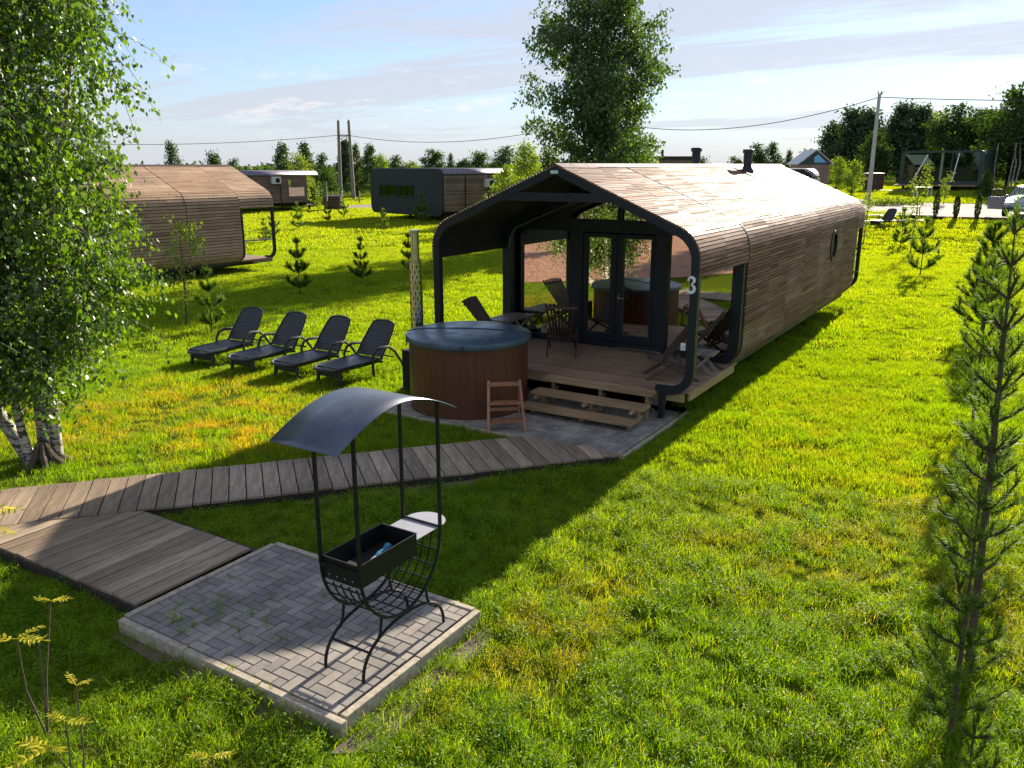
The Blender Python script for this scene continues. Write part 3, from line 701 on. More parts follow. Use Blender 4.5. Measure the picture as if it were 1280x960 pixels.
# ---------------------------------------------------------------- paved patios
def paving(name, x0, x1, y0, y1, top, kerbs, maxn=300, pl=0.2, pw=0.1, skip=None):
    base = MB(); base.prism([(x0, y0), (x1, y0), (x1, y1), (x0, y1)], -0.02, top - 0.035)
    p = tag(base.build(name, M_gravel_soil), kind='structure')
    unit = MB(); a, b, h = pl / 2 - 0.0035, pw / 2 - 0.0035, 0.03
    e = 0.004
    vs = [(-a, -b, -h), (a, -b, -h), (a, b, -h), (-a, b, -h), (-a, -b, h - e), (a, -b, h - e), (a, b, h - e), (-a, b, h - e), (-a + e, -b + e, h), (a - e, -b + e, h), (a - e, b - e, h), (-a + e, b - e, h)]
    fs = [(8, 9, 10, 11)] + [(i, (i + 1) % 4, 4 + (i + 1) % 4, 4 + i) for i in range(4)] + [(4 + i, 4 + (i + 1) % 4, 8 + (i + 1) % 4, 8 + i) for i in range(4)]
    unit.add(vs, fs); um = unit.mesh('paver', M_paver)
    half = MB(); a2 = pw / 2 - 0.0035
    vs2 = [(max(-a2, min(a2, v[0])) if abs(abs(v[0]) - a) < 1e-6 else math.copysign(a2 - e, v[0]), v[1], v[2]) for v in vs]
    half.add(vs2, fs); hm = half.mesh('paver', M_paver)
    spots = []; nx = int(round((x1 - x0) / pw)); ny = int(round((y1 - y0) / pw)); used = {}
    # 90 degree herringbone on a square grid
    for j in range(-2, ny + 2):
        for i in range(-2, nx + 2):
            k = (i - j) % 4
            if k == 0: cells = [(i, j), (i + 1, j)]; rot = 0
            elif k == 3: cells = [(i, j), (i, j + 1)]; rot = 1
            else: continue
            ins = [c for c in cells if 0 <= c[0] < nx and 0 <= c[1] < ny]
            if not ins: continue
            cx_ = sum(c[0] + 0.5 for c in ins) / len(ins) * pw + x0; cy_ = sum(c[1] + 0.5 for c in ins) / len(ins) * pw + y0
            if skip and skip(cx_, cy_): continue
            spots.append((cx_, cy_, rot, len(ins) == 2, math.hypot(cx_, cy_)))
    spots.sort(key=lambda s: s[4])
    for i, (x, y, rot, full, _) in enumerate(spots[:maxn]):
        o = bpy.data.objects.new('paver', um if full else hm); COL.objects.link(o); o.parent = p
        o.location = (x, y, top - 0.03 + random.uniform(-0.0035, 0.002)); o.rotation_euler = (random.uniform(-.008, .008), random.uniform(-.008, .008), (math.pi / 2 if rot else 0) + random.uniform(-.012, .012))
    if len(spots) > maxn:
        m = MB()
        for (x, y, rot, full, _) in spots[maxn:]:
            w_, d_ = (pl, pw) if full else (pw, pw)
            if rot: w_, d_ = d_, w_
            m.box((x, y, top - 0.03 + random.uniform(-0.003, 0.002)), (w_ - 0.007, d_ - 0.007, 0.06))
        tag(m.build('far_pavers', M_paver, p), kind='stuff')
    for (ax, ay, bx, by) in kerbs:
        L = math.hypot(bx - ax, by - ay); n = max(1, round(L / 0.98)); dx, dy = (bx - ax) / n, (by - ay) / n
        for k in range(n):
            m = MB(); seg = math.hypot(dx, dy) - 0.008
            m.box((0, 0, 0), (seg, 0.062, 0.2)); o = m.build('kerb_stone', M_kerb, p, bevel=0.007)
            o.location = (ax + dx * (k + .5), ay + dy * (k + .5), top - 0.095 + random.uniform(-0.004, 0.006)); o.rotation_euler = (0, random.uniform(-.004, .004), math.atan2(dy, dx) + random.uniform(-.004, .004))
    return p
bx0, bx1, by0, by1 = -6.35, -3.78, 3.74, 5.46
paving('barbecue_pad', bx0, bx0 + 2.5, by0, by0 + 1.7, 0.12, [(bx0 - 0.045, by0 - 0.045, bx1 + 0.045 - 0.0, by0 - 0.045), (bx1 - 0.01, by0, bx1 - 0.01, by1 + 0.03), (bx0 - 0.045, by1 + 0.03, bx1 - 0.06, by1 + 0.03), (bx0 - 0.045, by0, bx0 - 0.045, by1)], maxn=300)
paving('house_patio', -8.95, -4.55, 10.13, 14.0, 0.035, [(-9.0, 10.08, -4.45, 10.08), (-4.49, 10.13, -4.49, 12.7), (-9.0, 10.13, -9.0, 12.6)], maxn=300, skip=lambda x, y: y > 12.6 or (x - TX) ** 2 + (y - TY) ** 2 < 0.8)

# ---------------------------------------------------------------- boardwalks
def clip_poly(P, f):
    out = []
    for i in range(len(P)):
        a, b = P[i], P[(i + 1) % len(P)]; fa, fb_ = f(a), f(b)
        if fa >= 0: out.append(a)
        if fa * fb_ < 0:
            u = fa / (fa - fb_); out.append((a[0] + (b[0] - a[0]) * u, a[1] + (b[1] - a[1]) * u))
    return out
wk = bpy.data.objects.new('boardwalk', None); COL.objects.link(wk); tag(wk, kind='structure')
d = Vector((0.644, 0.765)); nrm = Vector((0.765, -0.644)); A0 = Vector((-9.7, 5.15))   # centre line point
cw = 0.5 * (11.03 + 9.82); hw_ = 0.60
s = -6.0
def wp(sv, tv): return (d.x * sv - nrm.x * 0 + nrm.x * (-cw + tv), d.y * sv + nrm.y * (-cw + tv))
s0 = -4.5; pitch_ = 0.205
k = 0; sv = s0
while sv < 5.2:
    P = [wp(sv, -hw_ + random.uniform(-.015, .015)), wp(sv, hw_ + random.uniform(-.015, .015)), wp(sv + pitch_ - 0.014, hw_ + random.uniform(-.015, .015)), wp(sv + pitch_ - 0.014, -hw_ + random.uniform(-.015, .015))]
    P = P[::-1] if False else P
    P = clip_poly(P, lambda p: 10.0 - p[1])
    if len(P) >= 3:
        c = (sum(p[0] for p in P) / len(P), sum(p[1] for p in P) / len(P))
        m = MB(); loc = [(p[0] - c[0], p[1] - c[1]) for p in P]
        ar = sum(loc[i][0] * loc[(i + 1) % len(loc)][1] - loc[(i + 1) % len(loc)][0] * loc[i][1] for i in range(len(loc)))
        if ar < 0: loc = loc[::-1]
        an = math.atan2(nrm.y, nrm.x) - math.pi / 2
        ca, sa = math.cos(-an), math.sin(-an); loc = [(x * ca - y * sa, x * sa + y * ca) for x, y in loc]
        m.prism(loc, -0.014, 0.014); o = m.build('plank', M_walk, wk, loc=(c[0], c[1], 0.106 + random.uniform(-0.004, 0.003)))
        o.rotation_euler = (random.uniform(-.006, .006), random.uniform(-.006, .006), an)
    sv += pitch_ if True else 0
for tv in (-hw_ + 0.03, 0, hw_ - 0.03):
    m = MB(); a = wp(s0, tv); e = 5.1
    while wp(e, tv)[1] > 9.98: e -= 0.01
    b = wp(e, tv); m.bar((a[0], a[1], 0.045), (b[0], b[1], 0.045), 0.05, 0.092); m.build('edge_beam', M_beam, wk)
x = -6.52
while x > -9.3:
    # each plank runs along Y; the lower-left end follows the outer edge, the far end meets the long walk
    w = 0.178; xa = x - w; ye = []
    def yfar(xx):   # lower edge of the long walk
        return ((-cw + hw_ + 0.02) - nrm.x * xx) / nrm.y
    y0a, y0b = 4.00 - 0.07 * (x + 6.5) * -1, 0
    ynear = lambda xx: 3.93 + 0.02 * (xx + 6.5)
    P = [(xa, ynear(xa) + random.uniform(-.01, .01)), (x - 0.012, ynear(x)), (x - 0.012, min(5.26, yfar(x - 0.012))), (xa, min(5.26, yfar(xa)))]
    if P[3][1] > P[0][1] + 0.05:
        c = (sum(p[0] for p in P) / 4, sum(p[1] for p in P) / 4)
        m = MB(); m.prism([(p[0] - c[0], p[1] - c[1]) for p in P], -0.014, 0.014); o = m.build('plank', M_walk, wk, loc=(c[0], c[1], 0.104 + random.uniform(-0.004, 0.004))); o.rotation_euler = (random.uniform(-.005, .005), random.uniform(-.006, .006), 0)
    x -= w
for (a, b) in (((-6.45, 3.93), (-9.2, 3.88)), ((-6.45, 5.29), (-8.42, 5.29)), ((-6.55, 4.6), (-9.0, 4.6))):
    m = MB(); m.bar((a[0], a[1], 0.045), (b[0], b[1], 0.045), 0.06, 0.09); m.build('edge_beam', M_beam, wk)
# bare soil scuffs
for nm, P in (('soil_patch', [(-3.70, 3.5), (-3.42, 3.7), (-3.50, 4.6), (-3.52, 5.3), (-3.7, 5.5), (-3.70, 4.5)]), ('soil_patch', [(-7.2, 6.5), (-6.6, 7.0), (-5.6, 8.3), (-5.75, 8.5), (-6.7, 7.5)]), ('soil_patch', [(-6.4, 3.58), (-5.5, 3.52), (-4.2, 3.54), (-3.7, 3.66), (-5.5, 3.70), (-6.4, 3.69)])):
    m = MB(); m.add([(x, y, 0.008) for x, y in P], [tuple(range(len(P)))]); o = m.build(nm, M_gravel_soil); tag(o, kind='structure')

# ---------------------------------------------------------------- barbecue
bq = thing('barbecue', 'black steel charcoal barbecue with a curved sheet canopy and log rack on the paved pad', 'barbecue', (-4.14, 4.65, 0.12))
PX = 0.20; PYb = 0.50
for sgx in (-1, 1):
    for sgy in (-1, 1):
        m = MB(); m.box((sgx * PX, sgy * PYb, 1.46), (0.024, 0.024, 1.10)); m.build('canopy_post', M_steel_b, bq)
    # U-shaped rack side: straight from post down and round
    pts = []
    for i in range(25):
        a = math.pi + math.pi * i / 24; pts.append((sgx * PX, 0.50 * math.cos(a), 0.91 + (0.55 if True else 0) * math.sin(a)))
    m = MB(); m.tube(pts, 0.0135, 8); m.build('rack_side', M_steel_b, bq, smooth=True)
    # arched legs
    pts = []
    for i in range(25):
        a = math.pi - math.pi * i / 24; pts.append((sgx * PX, 0.52 * math.copysign(abs(math.cos(a)) ** 0.9, math.cos(a)), 0.34 * abs(math.sin(a)) ** 0.85))
    m = MB(); m.tube(pts, 0.0135, 8); m.build('leg', M_steel_b, bq, smooth=True)
    for sgy in (-1, 1):
        m = MB(); m.tube([(sgx * PX, sgy * 0.28, 0.45), (sgx * PX, sgy * 0.30, 0.33), (sgx * PX, sgy * 0.34, 0.26)], 0.012, 8); m.build('leg_strut', M_steel_b, bq, smooth=True)
for sgy in (-1, 1):
    m = MB(); m.box((0, sgy * 0.42, 0.20), (0.40, 0.014, 0.014)); m.build('cross_bar', M_steel_b, bq)
    m = MB(); m.box((0, sgy * PYb, 0.92), (0.40, 0.014, 0.014)); m.build('cross_bar', M_steel_b, bq)
for i in range(1, 12):      # rack bars run across
    a = math.pi + math.pi * (i + 0.5) / 13
    m = MB(); y, z = 0.49 * math.cos(a), 0.91 + 0.54 * math.sin(a); m.tube([(-PX, y, z), (PX, y, z)], 0.007, 6); m.build('rack_bar', M_steel_b, bq)
for xx in (-0.12, -0.04, 0.04, 0.12):    # and long ribs follow the bow
    pts = [(xx, 0.485 * math.cos(math.pi + math.pi * i / 20), 0.91 + 0.535 * math.sin(math.pi + math.pi * i / 20)) for i in range(2, 21)]
    m = MB(); m.tube(pts, 0.007, 6); m.build('rack_bar', M_steel_b, bq)
fb0, fb1 = -0.49, 0.20; zb0, zb1 = 0.78, 0.965; fx = 0.185
m = MB(); th = 0.005
m.box((-fx, (fb0 + fb1) / 2, (zb0 + zb1) / 2), (th, fb1 - fb0, zb1 - zb0)); m.box((fx, (fb0 + fb1) / 2, (zb0 + zb1) / 2), (th, fb1 - fb0, zb1 - zb0))
m.box((0, fb0 + th, (zb0 + zb1) / 2), (2 * fx - th, th, zb1 - zb0 - .001)); m.box((0, fb1 - th, (zb0 + zb1) / 2), (2 * fx - th, th, zb1 - zb0 - .001)); m.box((0, (fb0 + fb1) / 2, zb0 + 0.01), (2 * fx - 2 * th, fb1 - fb0 - 3 * th, th))
fire = m.build('firebox', M_steel_b, bq)
m = MB(); m.box((0, (fb0 + fb1) / 2, zb0 + 0.022), (2 * fx - 0.02, fb1 - fb0 - 0.03, 0.016)); m.build('ash_bed', M_ash, fire)
for yy, nrm_s in ((fb0, -1), (fb1, 1)):
    m = MB()
    for k in range(4):
        n = 8; c = (-0.12 + 0.08 * k, yy + nrm_s * 0.0005 + (0.0), 0.83 if nrm_s < 0 else 0.86)
        for yo in (-0.0035, 0.0075): m.add([(c[0] + 0.007 * math.cos(2 * math.pi * i / n), yy + nrm_s * yo * 1.0 + (0 if nrm_s < 0 else 0), c[2] + 0.007 * math.sin(2 * math.pi * i / n)) for i in range(n)], [tuple(range(n))])
    m.build('air_hole', M_shelf, fire)
m = MB(); 
for a, b in (((-fx, fb0), (fx, fb0)), ((fx, fb0), (fx, fb1)), ((fx, fb1), (-fx, fb1)), ((-fx, fb1), (-fx, fb0))): m.bar((a[0], a[1], zb1 + 0.003), (b[0], b[1], zb1 + 0.003), 0.012, 0.006)
m.build('firebox_rim', M_steel_b, fire)
m = MB(); P = [(-0.185, 0.205), (0.185, 0.205)] + [(0.185 * math.cos(a), 0.54 + 0.185 * math.sin(a)) for a in np.linspace(0, math.pi, 16)]
m.prism(P, 0.905, 0.911); m.build('side_shelf', M_shelf, bq)
m = MB(); nseg = 28; xr = 0.33; ya, yb = -0.80, 0.60; vs = []
for i in range(nseg + 1):
    u = i / nseg; y = ya + (yb - ya) * u; z = 1.965 + 0.215 * math.sin(math.pi * u) ** 0.95
    for xx in (-xr, -xr / 3, xr / 3, xr): vs.append((xx, y, z))
m.add(vs, [(i * 4 + k, i * 4 + k + 1, (i + 1) * 4 + k + 1, (i + 1) * 4 + k) for i in range(nseg) for k in range(3)], 0.5)
cn = m.build('canopy', M_roofsheet, bq, smooth=True); sl = cn.modifiers.new('solid', 'SOLIDIFY'); sl.thickness = 0.004
bag = thing('plastic_bag', 'crumpled blue and white bag lying in the barbecue firebox', 'bag', (-4.12, 4.55, 0.93), R(10))
def crumple(mb, pts, rads, n=9, j=0.12):
    s_ = len(mb.v); mb.tube(pts, rads, n)
    for i in range(s_, len(mb.v)):
        v = mb.v[i]; mb.v[i] = (v[0] + random.uniform(-j, j) * 0.05, v[1] + random.uniform(-j, j) * 0.05, v[2] + random.uniform(-j, j) * 0.05)
m = MB(); crumple(m, [(0.0, -0.02, 0.03), (0.0, 0.04, 0.04), (0.01, 0.10, 0.045), (0.01, 0.16, 0.05), (0.02, 0.20, 0.045)], [0.02, 0.028, 0.032, 0.035, 0.012]); m.build('bag_wrap', M_blue, bag, smooth=True)
m = MB(); crumple(m, [(-0.02, -0.20, 0.0), (-0.015, -0.12, 0.015), (0.0, -0.06, 0.025), (0, -0.02, 0.03)], [0.004, 0.012, 0.026, 0.02]); m.build('bag_end', M_bagw, bag, smooth=True)

# ---------------------------------------------------------------- sun loungers
def make_lounger(label, group):
    t = thing('sun_lounger', label, 'sun lounger', (0, 0, 0), 0, group)
    W2 = 0.33
    # seat shell: slightly wavy, rounded foot end, slatted
    m = MB(); zs = [0.30, 0.325, 0.335, 0.335, 0.33, 0.325]
    ysl = np.linspace(-0.93, 0.28, 15)
    for i in range(len(ysl) - 1):
        a, b = ysl[i], ysl[i + 1] - 0.005
        wv = W2 * (0.80 if i == 0 else 0.94 if i == 1 else 1.0); z = 0.33 + (-0.02 if i == 0 else 0)
        m.box((0, (a + b) / 2, z), (2 * wv - 0.06, b - a, 0.02), (random.uniform(-.01, .01), 0, 0))
    m.build('seat', M_black, t, bevel=0.003)
    m = MB()
    rim = [(-W2, 0.30, 0.325), (-W2, -0.70, 0.33), (-W2 * 0.93, -0.86, 0.32), (-W2 * 0.68, -0.96, 0.305), (0, -0.985, 0.30), (W2 * 0.68, -0.96, 0.305), (W2 * 0.93, -0.86, 0.32), (W2, -0.70, 0.33), (W2, 0.30, 0.325)]
    m.tube(rim, 0.027, 8); m.build('seat_frame', M_black, t, smooth=True)
    ang_ = R(52)
    m = MB(); Lb = 0.78
    for i in range(11):
        u = 0.03 + Lb * i / 11; y = 0.29 + u * math.cos(ang_); z = 0.35 + u * math.sin(ang_); wv = W2 * (1.0 - 0.16 * (i / 10) ** 2)
        m.box((0, y, z), (2 * wv - 0.05, 0.0665, 0.02), (ang_, 0, 0))
    bk = m.build('backrest', M_black, t, bevel=0.003)
    m = MB(); rp = []
    for (xx, u) in ((-W2, 0.0), (-W2 * 0.99, 0.35), (-W2 * 0.90, 0.62), (-W2 * 0.80, 0.76), (-W2 * 0.5, 0.80), (0, 0.815), (W2 * 0.5, 0.80), (W2 * 0.80, 0.76), (W2 * 0.90, 0.62), (W2 * 0.99, 0.35), (W2, 0.0)):
        rp.append((xx, 0.28 + u * math.cos(ang_), 0.34 + u * math.sin(ang_)))
    m.tube(rp, 0.024, 8); m.build('backrest_frame', M_black, t, smooth=True)
    for sg in (-1, 1):
        x = sg * (W2 + 0.05)
        m = MB(); pts = [(x, 0.00, 0.0), (x, -0.02, 0.20), (x, -0.02, 0.40), (x, 0.05, 0.52), (x, 0.20, 0.565), (x, 0.45, 0.54), (x, 0.62, 0.42), (x, 0.80, 0.18), (x, 0.90, 0.0)]
        m.tube(pts, [0.03, 0.028, 0.026, 0.028, 0.03, 0.03, 0.028, 0.026, 0.026], 8); m.build('armrest', M_black, t, smooth=True)
        m = MB(); m.tube([(sg * 0.27, -0.80, 0.32), (sg * 0.29, -0.80, 0.16), (sg * 0.30, -0.84, 0.0)], [0.045, 0.04, 0.032], 8); m.build('leg', M_black, t, smooth=True)
        m = MB(); m.box((sg * 0.29, -0.30, 0.285), (0.03, 1.1, 0.06)); m.build('side_rail', M_black, t)
    m = MB(); m.box((0, -0.80, 0.20), (0.50, 0.03, 0.12)); m.build('foot_panel', M_black, t)
    m = MB(); m.box((0, 0.3, 0.26), (0.66, 0.04, 0.05)); m.tube([(-0.34, 0.62, 0.30), (0.34, 0.62, 0.30)], 0.015); m.build('cross_beam', M_black, t)
    return t
L0 = make_lounger('charcoal plastic sun lounger nearest the wooden tub, rightmost of the row of four', 'sun loungers on the lawn')
spots_l = [(-10.9, 11.78, R(-2), None), (-11.95, 11.66, R(0), 'charcoal sun lounger second from the tub in the row of four'), (-13.05, 11.52, R(1), 'charcoal sun lounger third from the tub, beside the far left one'),
           (-14.25, 11.45, R(6), 'charcoal sun lounger at the birch end of the row with its backrest raised highest'), (-7.6, 53.3, R(-160), 'single dark lounger far off on the lawn near the pale boards')]
spots_l[4] = (-7.6, 53.6, R(-25), spots_l[4][3])
LNG = []
for i, (x, y, a, lab) in enumerate(spots_l):
    o = L0 if i == 0 else copy_tree(L0)
    o.location = (x, y, gz(x, y)); o.rotation_euler = (0, 0, a); LNG.append(o)
    if lab: o['label'] = lab
LNG[4]['group'] = 'far lawn furniture'

# ---------------------------------------------------------------- slatted porch chairs and tables
def make_chair():
    t = thing('slat_chair', 'x', 'chair', (0, 0, 0), 0, 'slatted folding chairs on the porch')
    # local: sitter faces -Y
    for i in range(9):      # fan of back slats
        u = (i - 4) / 4
        m = MB(); m.bar((u * 0.20, -0.14, 0.30), (u * 0.30, 0.42, 1.02 - 0.02 * abs(u)), 0.034, 0.022, up=(0, -1, 0.7)); m.build('back_slat', M_chair, t)
    for i in range(8):
        u = (i - 3.5) / 4
        m = MB(); m.bar((u * 0.27, -0.38, 0.40), (u * 0.20, 0.30, 0.26), 0.034, 0.022); m.build('seat_slat', M_chair, t)
    m = MB(); m.bar((-0.30, 0.38, 0.93), (0.30, 0.38, 0.93), 0.03, 0.05); m.bar((-0.30, -0.36, 0.375), (0.30, -0.36, 0.375), 0.05, 0.03); m.bar((-0.24, 0.02, 0.30), (0.24, 0.02, 0.30), 0.05, 0.03); m.build('cross_rail', M_chair, t)
    for sg in (-1, 1):
        m = MB(); m.bar((sg * 0.25, -0.42, 0.0), (sg * 0.24, 0.18, 0.36), 0.03, 0.045); m.build('leg', M_chair, t)
        m = MB(); m.bar((sg * 0.28, -0.30, 0.38), (sg * 0.27, 0.46, 0.0), 0.03, 0.045); m.build('leg', M_chair, t)
    return t
ch0 = make_chair()
for i, (x, y, a, lab) in enumerate([(-7.45, 13.75, R(207), 'slatted wooden chair in the porch middle, its fanned back seen against the mirrored glass'), (-8.75, 13.15, R(100), 'wooden slat chair behind the tub, only its leaning backrest showing'),
                                    (-4.95, 13.0, R(-62), 'reclined wooden slat chair right behind the numbered post'), (-4.85, 14.15, R(-75), 'wooden slat chair in the right rear corner of the porch by the glass')]):
    o = ch0 if i == 0 else copy_tree(ch0)
    o.location = (x, y, 0.502); o.rotation_euler = (0, 0, a); o['label'] = lab
bt = thing('slatted_table', 'long low slatted table standing at the left side of the porch', 'table', (-8.82, 14.05, 0.502))
for k in range(4):
    m = MB(); m.box((-0.21 + 0.14 * k, 0, 0.51), (0.12, 1.0, 0.03)); m.build('table_slat', M_table, bt)
for sy in (-0.38, 0.38):
    m = MB(); m.box((0, sy, 0.47), (0.5, 0.06, 0.04)); m.bar((-0.2, sy, 0.0), (0.2, sy, 0.46), 0.05, 0.03); m.bar((0.2, sy + 0.04, 0.0), (-0.2, sy + 0.04, 0.46), 0.05, 0.03); m.build('trestle', M_table, bt)
bt2 = thing('side_table', 'small low wooden table beside the post under the right porch chairs', 'table', (-4.58, 13.62, 0.502), R(5))
for k in range(4):
    m = MB(); m.box((-0.165 + 0.11 * k, 0, 0.36), (0.10, 0.5, 0.022)); m.build('table_slat', M_table, bt2)
for sy in (-0.2, 0.2):
    m = MB(); m.bar((-0.18, sy, 0.0), (0.14, sy, 0.345), 0.03, 0.045); m.bar((0.18, sy + 0.035, 0.0), (-0.14, sy + 0.035, 0.345), 0.03, 0.045); m.build('trestle', M_table, bt2)

# ---------------------------------------------------------------- other cabins
cabA = make_cabin('timber_cabin', 'tan timber cabin with ribbed rounded roof behind the birch at the left', (-28.75, 9.3, 0), R(-4), [0, 1.2, 3.4, 5.6, 7.8, 10.0, 12.25, 13.8], 0.9, 1.55, 13.8, M_cladA, group='timber cabins', zlow_f=2.4, zlow_b=2.45, pitch=0.11)
vwall(13.8 - 1.55 - 0.12, 0.08, ip, M_lining, 'end_wall', cabA); vwall(0.95, 0.08, ip, M_lining, 'end_wall', cabA)
m = MB()
for yy in (3.4, 5.6, 7.8, 10.0): rib(m, profile(inset=-0.032, zmin=0.7), profile(inset=-0.004, zmin=0.7), yy - 0.010, yy + 0.010)
m.build('roof_seam', M_beam, cabA)
m = MB(); m.box((0, 13.0, 0.47), (4.7, 1.5, 0.06)); m.box((1.0, 13.3, 0.38), (2.6, 0.9, 0.10)); m.build('porch_deck', M_deck, cabA)
m = MB(); m.bar((2.42, 12.3, 1.22), (2.42, 13.75, 1.22), 0.1, 0.05); m.build('porch_rail', M_table, cabA)
def box_cabin(name, label, loc, rot, Wd, Ln, H, group, end_mat, ac=(0, 0), windows=(), porch=0):
    """low cabin: plain painted end, rounded long edges, slatted long side on +x"""
    t = thing(name, label, 'cabin', loc, rot, group)
    z0 = 0.45; r = 0.55
    def prof(ins=0):
        P = []
        for (cx_, cz_, a0) in ((Wd - r, H - r, 0), (r, H - r, 90), (r, z0 + r, 180), (Wd - r, z0 + r, 270)):
            for k in range(7):
                a = R(a0 + 15 * k); P.append((-(Wd - cx_) + 0, 0) if False else (cx_ - Wd + (r - ins) * math.cos(a), cz_ + (r - ins) * math.sin(a)))
        return P
    P = prof(); n = len(P)
    m = MB(); vs = [(x, 0.0, z) for x, z in P] + [(x, 0.12, z) for x, z in P]
    m.add(vs, [tuple(range(n)), tuple(range(n, 2 * n))[::-1]] + [(i, (i + 1) % n, n + (i + 1) % n, n + i) for i in range(n)], 0.5)
    ew = m.build('end_wall', end_mat, t)
    Q = prof(0.05)
    m = MB(); vs = [(x, 0.12, z) for x, z in Q] + [(x, Ln - porch, z) for x, z in Q]
    m.add(vs, [tuple(range(n)), tuple(range(n, 2 * n))[::-1]] + [(i, (i + 1) % n, n + (i + 1) % n, n + i) for i in range(n)], 0.5)
    m.build('wall_core', M_lining, t)
    # metal roof skin over the top and round the long edges
    m = MB(); top = [p for p in prof(-0.01) if p[1] > H - r * 0.95]; k = len(top)
    vs = [(x, 0.125, z) for x, z in top] + [(x, Ln, z) for x, z in top]
    m.add(vs, [(i, i + 1, k + i + 1, k + i) for i in range(k - 1)], 0.5); rf = m.build('metal_roof', M_metal, t, smooth=True); sl = rf.modifiers.new('solid', 'SOLIDIFY'); sl.thickness = 0.03
    # slats on the +x side, board by board
    zz_ = z0 + 0.35
    while zz_ < H - r:
        m = MB(); m.box((0.02, 0.13 + (Ln - porch - 0.13) / 2, zz_ + 0.05), (0.03, Ln - porch - 0.14, 0.085)); m.build('wall_slat', M_slat, t)
        zz_ += 0.115
    m = MB()
    for yy in (Ln * 0.30, Ln * 0.62):
        m.box((0.05, yy, (z0 + H) / 2 - 0.1), (0.06, 0.07, H - z0 - r - 0.2))
    m.build('down_pipe', M_navy, t)
    if ac:
        a = MB(); a.box((0.22, ac[0], ac[1]), (0.30, 0.85, 0.60)); a_ = a.build('air_conditioner', M_grey, t, bevel=0.02)
        m = MB(); nn = 20; m.add([(0.376, ac[0] + 0.1 + 0.22 * math.cos(2 * math.pi * i / nn), ac[1] + 0.22 * math.sin(2 * math.pi * i / nn)) for i in range(nn)], [tuple(range(nn))]); m.build('fan_grille', M_steel_b, a_)
        m = MB(); m.box((0.08, ac[0] + 0.2, ac[1] - 0.38), (0.1, 0.05, 0.2)); m.build('bracket', M_navy, a_)
    for (x0, x1, zc, hh) in windows:
        m = MB(); f = 0.07
        for (cx_, cz_, w_, h_) in (((x0 + x1) / 2, zc + hh / 2, x1 - x0 + 2 * f, f), ((x0 + x1) / 2, zc - hh / 2, x1 - x0 + 2 * f, f), (x0 - f / 2, zc, f, hh - f), (x1 + f / 2, zc, f, hh - f), ((x0 + x1) / 2, zc, f * 0.7, hh - f)):
            m.box((cx_, -0.02, cz_), (w_, 0.06, h_))
        wf = m.build('window_frame', M_steel_b, t); m = MB(); m.box(((x0 + x1) / 2, -0.008, zc), (x1 - x0, 0.012, hh - f)); m.build('pane', M_glass_g, wf)
    for (xx, yy) in ((-0.8, 0.5), (-Wd + 0.8, 0.5), (-Wd / 2, 0.5), (-0.8, Ln - 0.6), (-Wd + 0.8, Ln - 0.6)):
        m = MB(); m.box((xx, yy, 0.22), (0.16, 0.16, 0.50)); m.build('leg', M_steel_b, t)
    if porch:
        m = MB(); vs = [(x, Ln - 0.12, z) for x, z in P] + [(x, Ln, z) for x, z in P] + [(x, Ln - 0.12, z) for x, z in prof(0.16)] + [(x, Ln, z) for x, z in prof(0.16)]
        m.add(vs, [q for i in range(n) for q in ((i, (i + 1) % n, n + (i + 1) % n, n + i), (2 * n + i, 3 * n + i, 3 * n + (i + 1) % n, 2 * n + (i + 1) % n), (i, 2 * n + i, 2 * n + (i + 1) % n, (i + 1) % n), (n + i, n + (i + 1) % n, 3 * n + (i + 1) % n, 3 * n + i))]); m.build('porch_frame', M_navy, t)
        m = MB(); m.box((-Wd / 2, Ln - porch / 2, 0.5), (Wd - 1.0, porch, 0.08)); m.build('porch_deck', M_deck, t)
        m = MB(); m.box((-Wd / 2, Ln - porch + 0.03, 2.0), (Wd - 1.4, 0.03, 2.4)); m.build('glass_pane', M_glass, t)
    return t
box_cabin('dark_cabin', 'dark navy cabin end with two windows and a brown slatted side carrying an air conditioner', (-36.1, 48.4, 0), R(-13.3), 8.7, 7.2, 3.78, 'low metal-roofed cabins', M_navy, ac=(4.4, 2.75), windows=((-7.4, -5.3, 2.15, 0.85), (-4.9, -3.4, 2.15, 0.85)))
bc = box_cabin('slatted_cabin', 'brown slatted cabin with metal roof edge beside the far hot tub', (-58.6, 46.5, 0), R(-13), 6.5, 10.3, 3.55, 'low metal-roofed cabins', M_navy, ac=(5.9, 2.75), porch=1.2)
m = MB(); m.box((0.05, 8.0, 2.1), (0.05, 1.6, 1.5)); m.build('side_window', M_glass, bc)
bE = box_cabin('far_cabin', 'silver metal roof end just over the right end of the large roof', (-11.15, 50.0, 0.05), R(8), 9.0, 5.5, 3.74, 'low metal-roofed cabins', M_navy, ac=None)
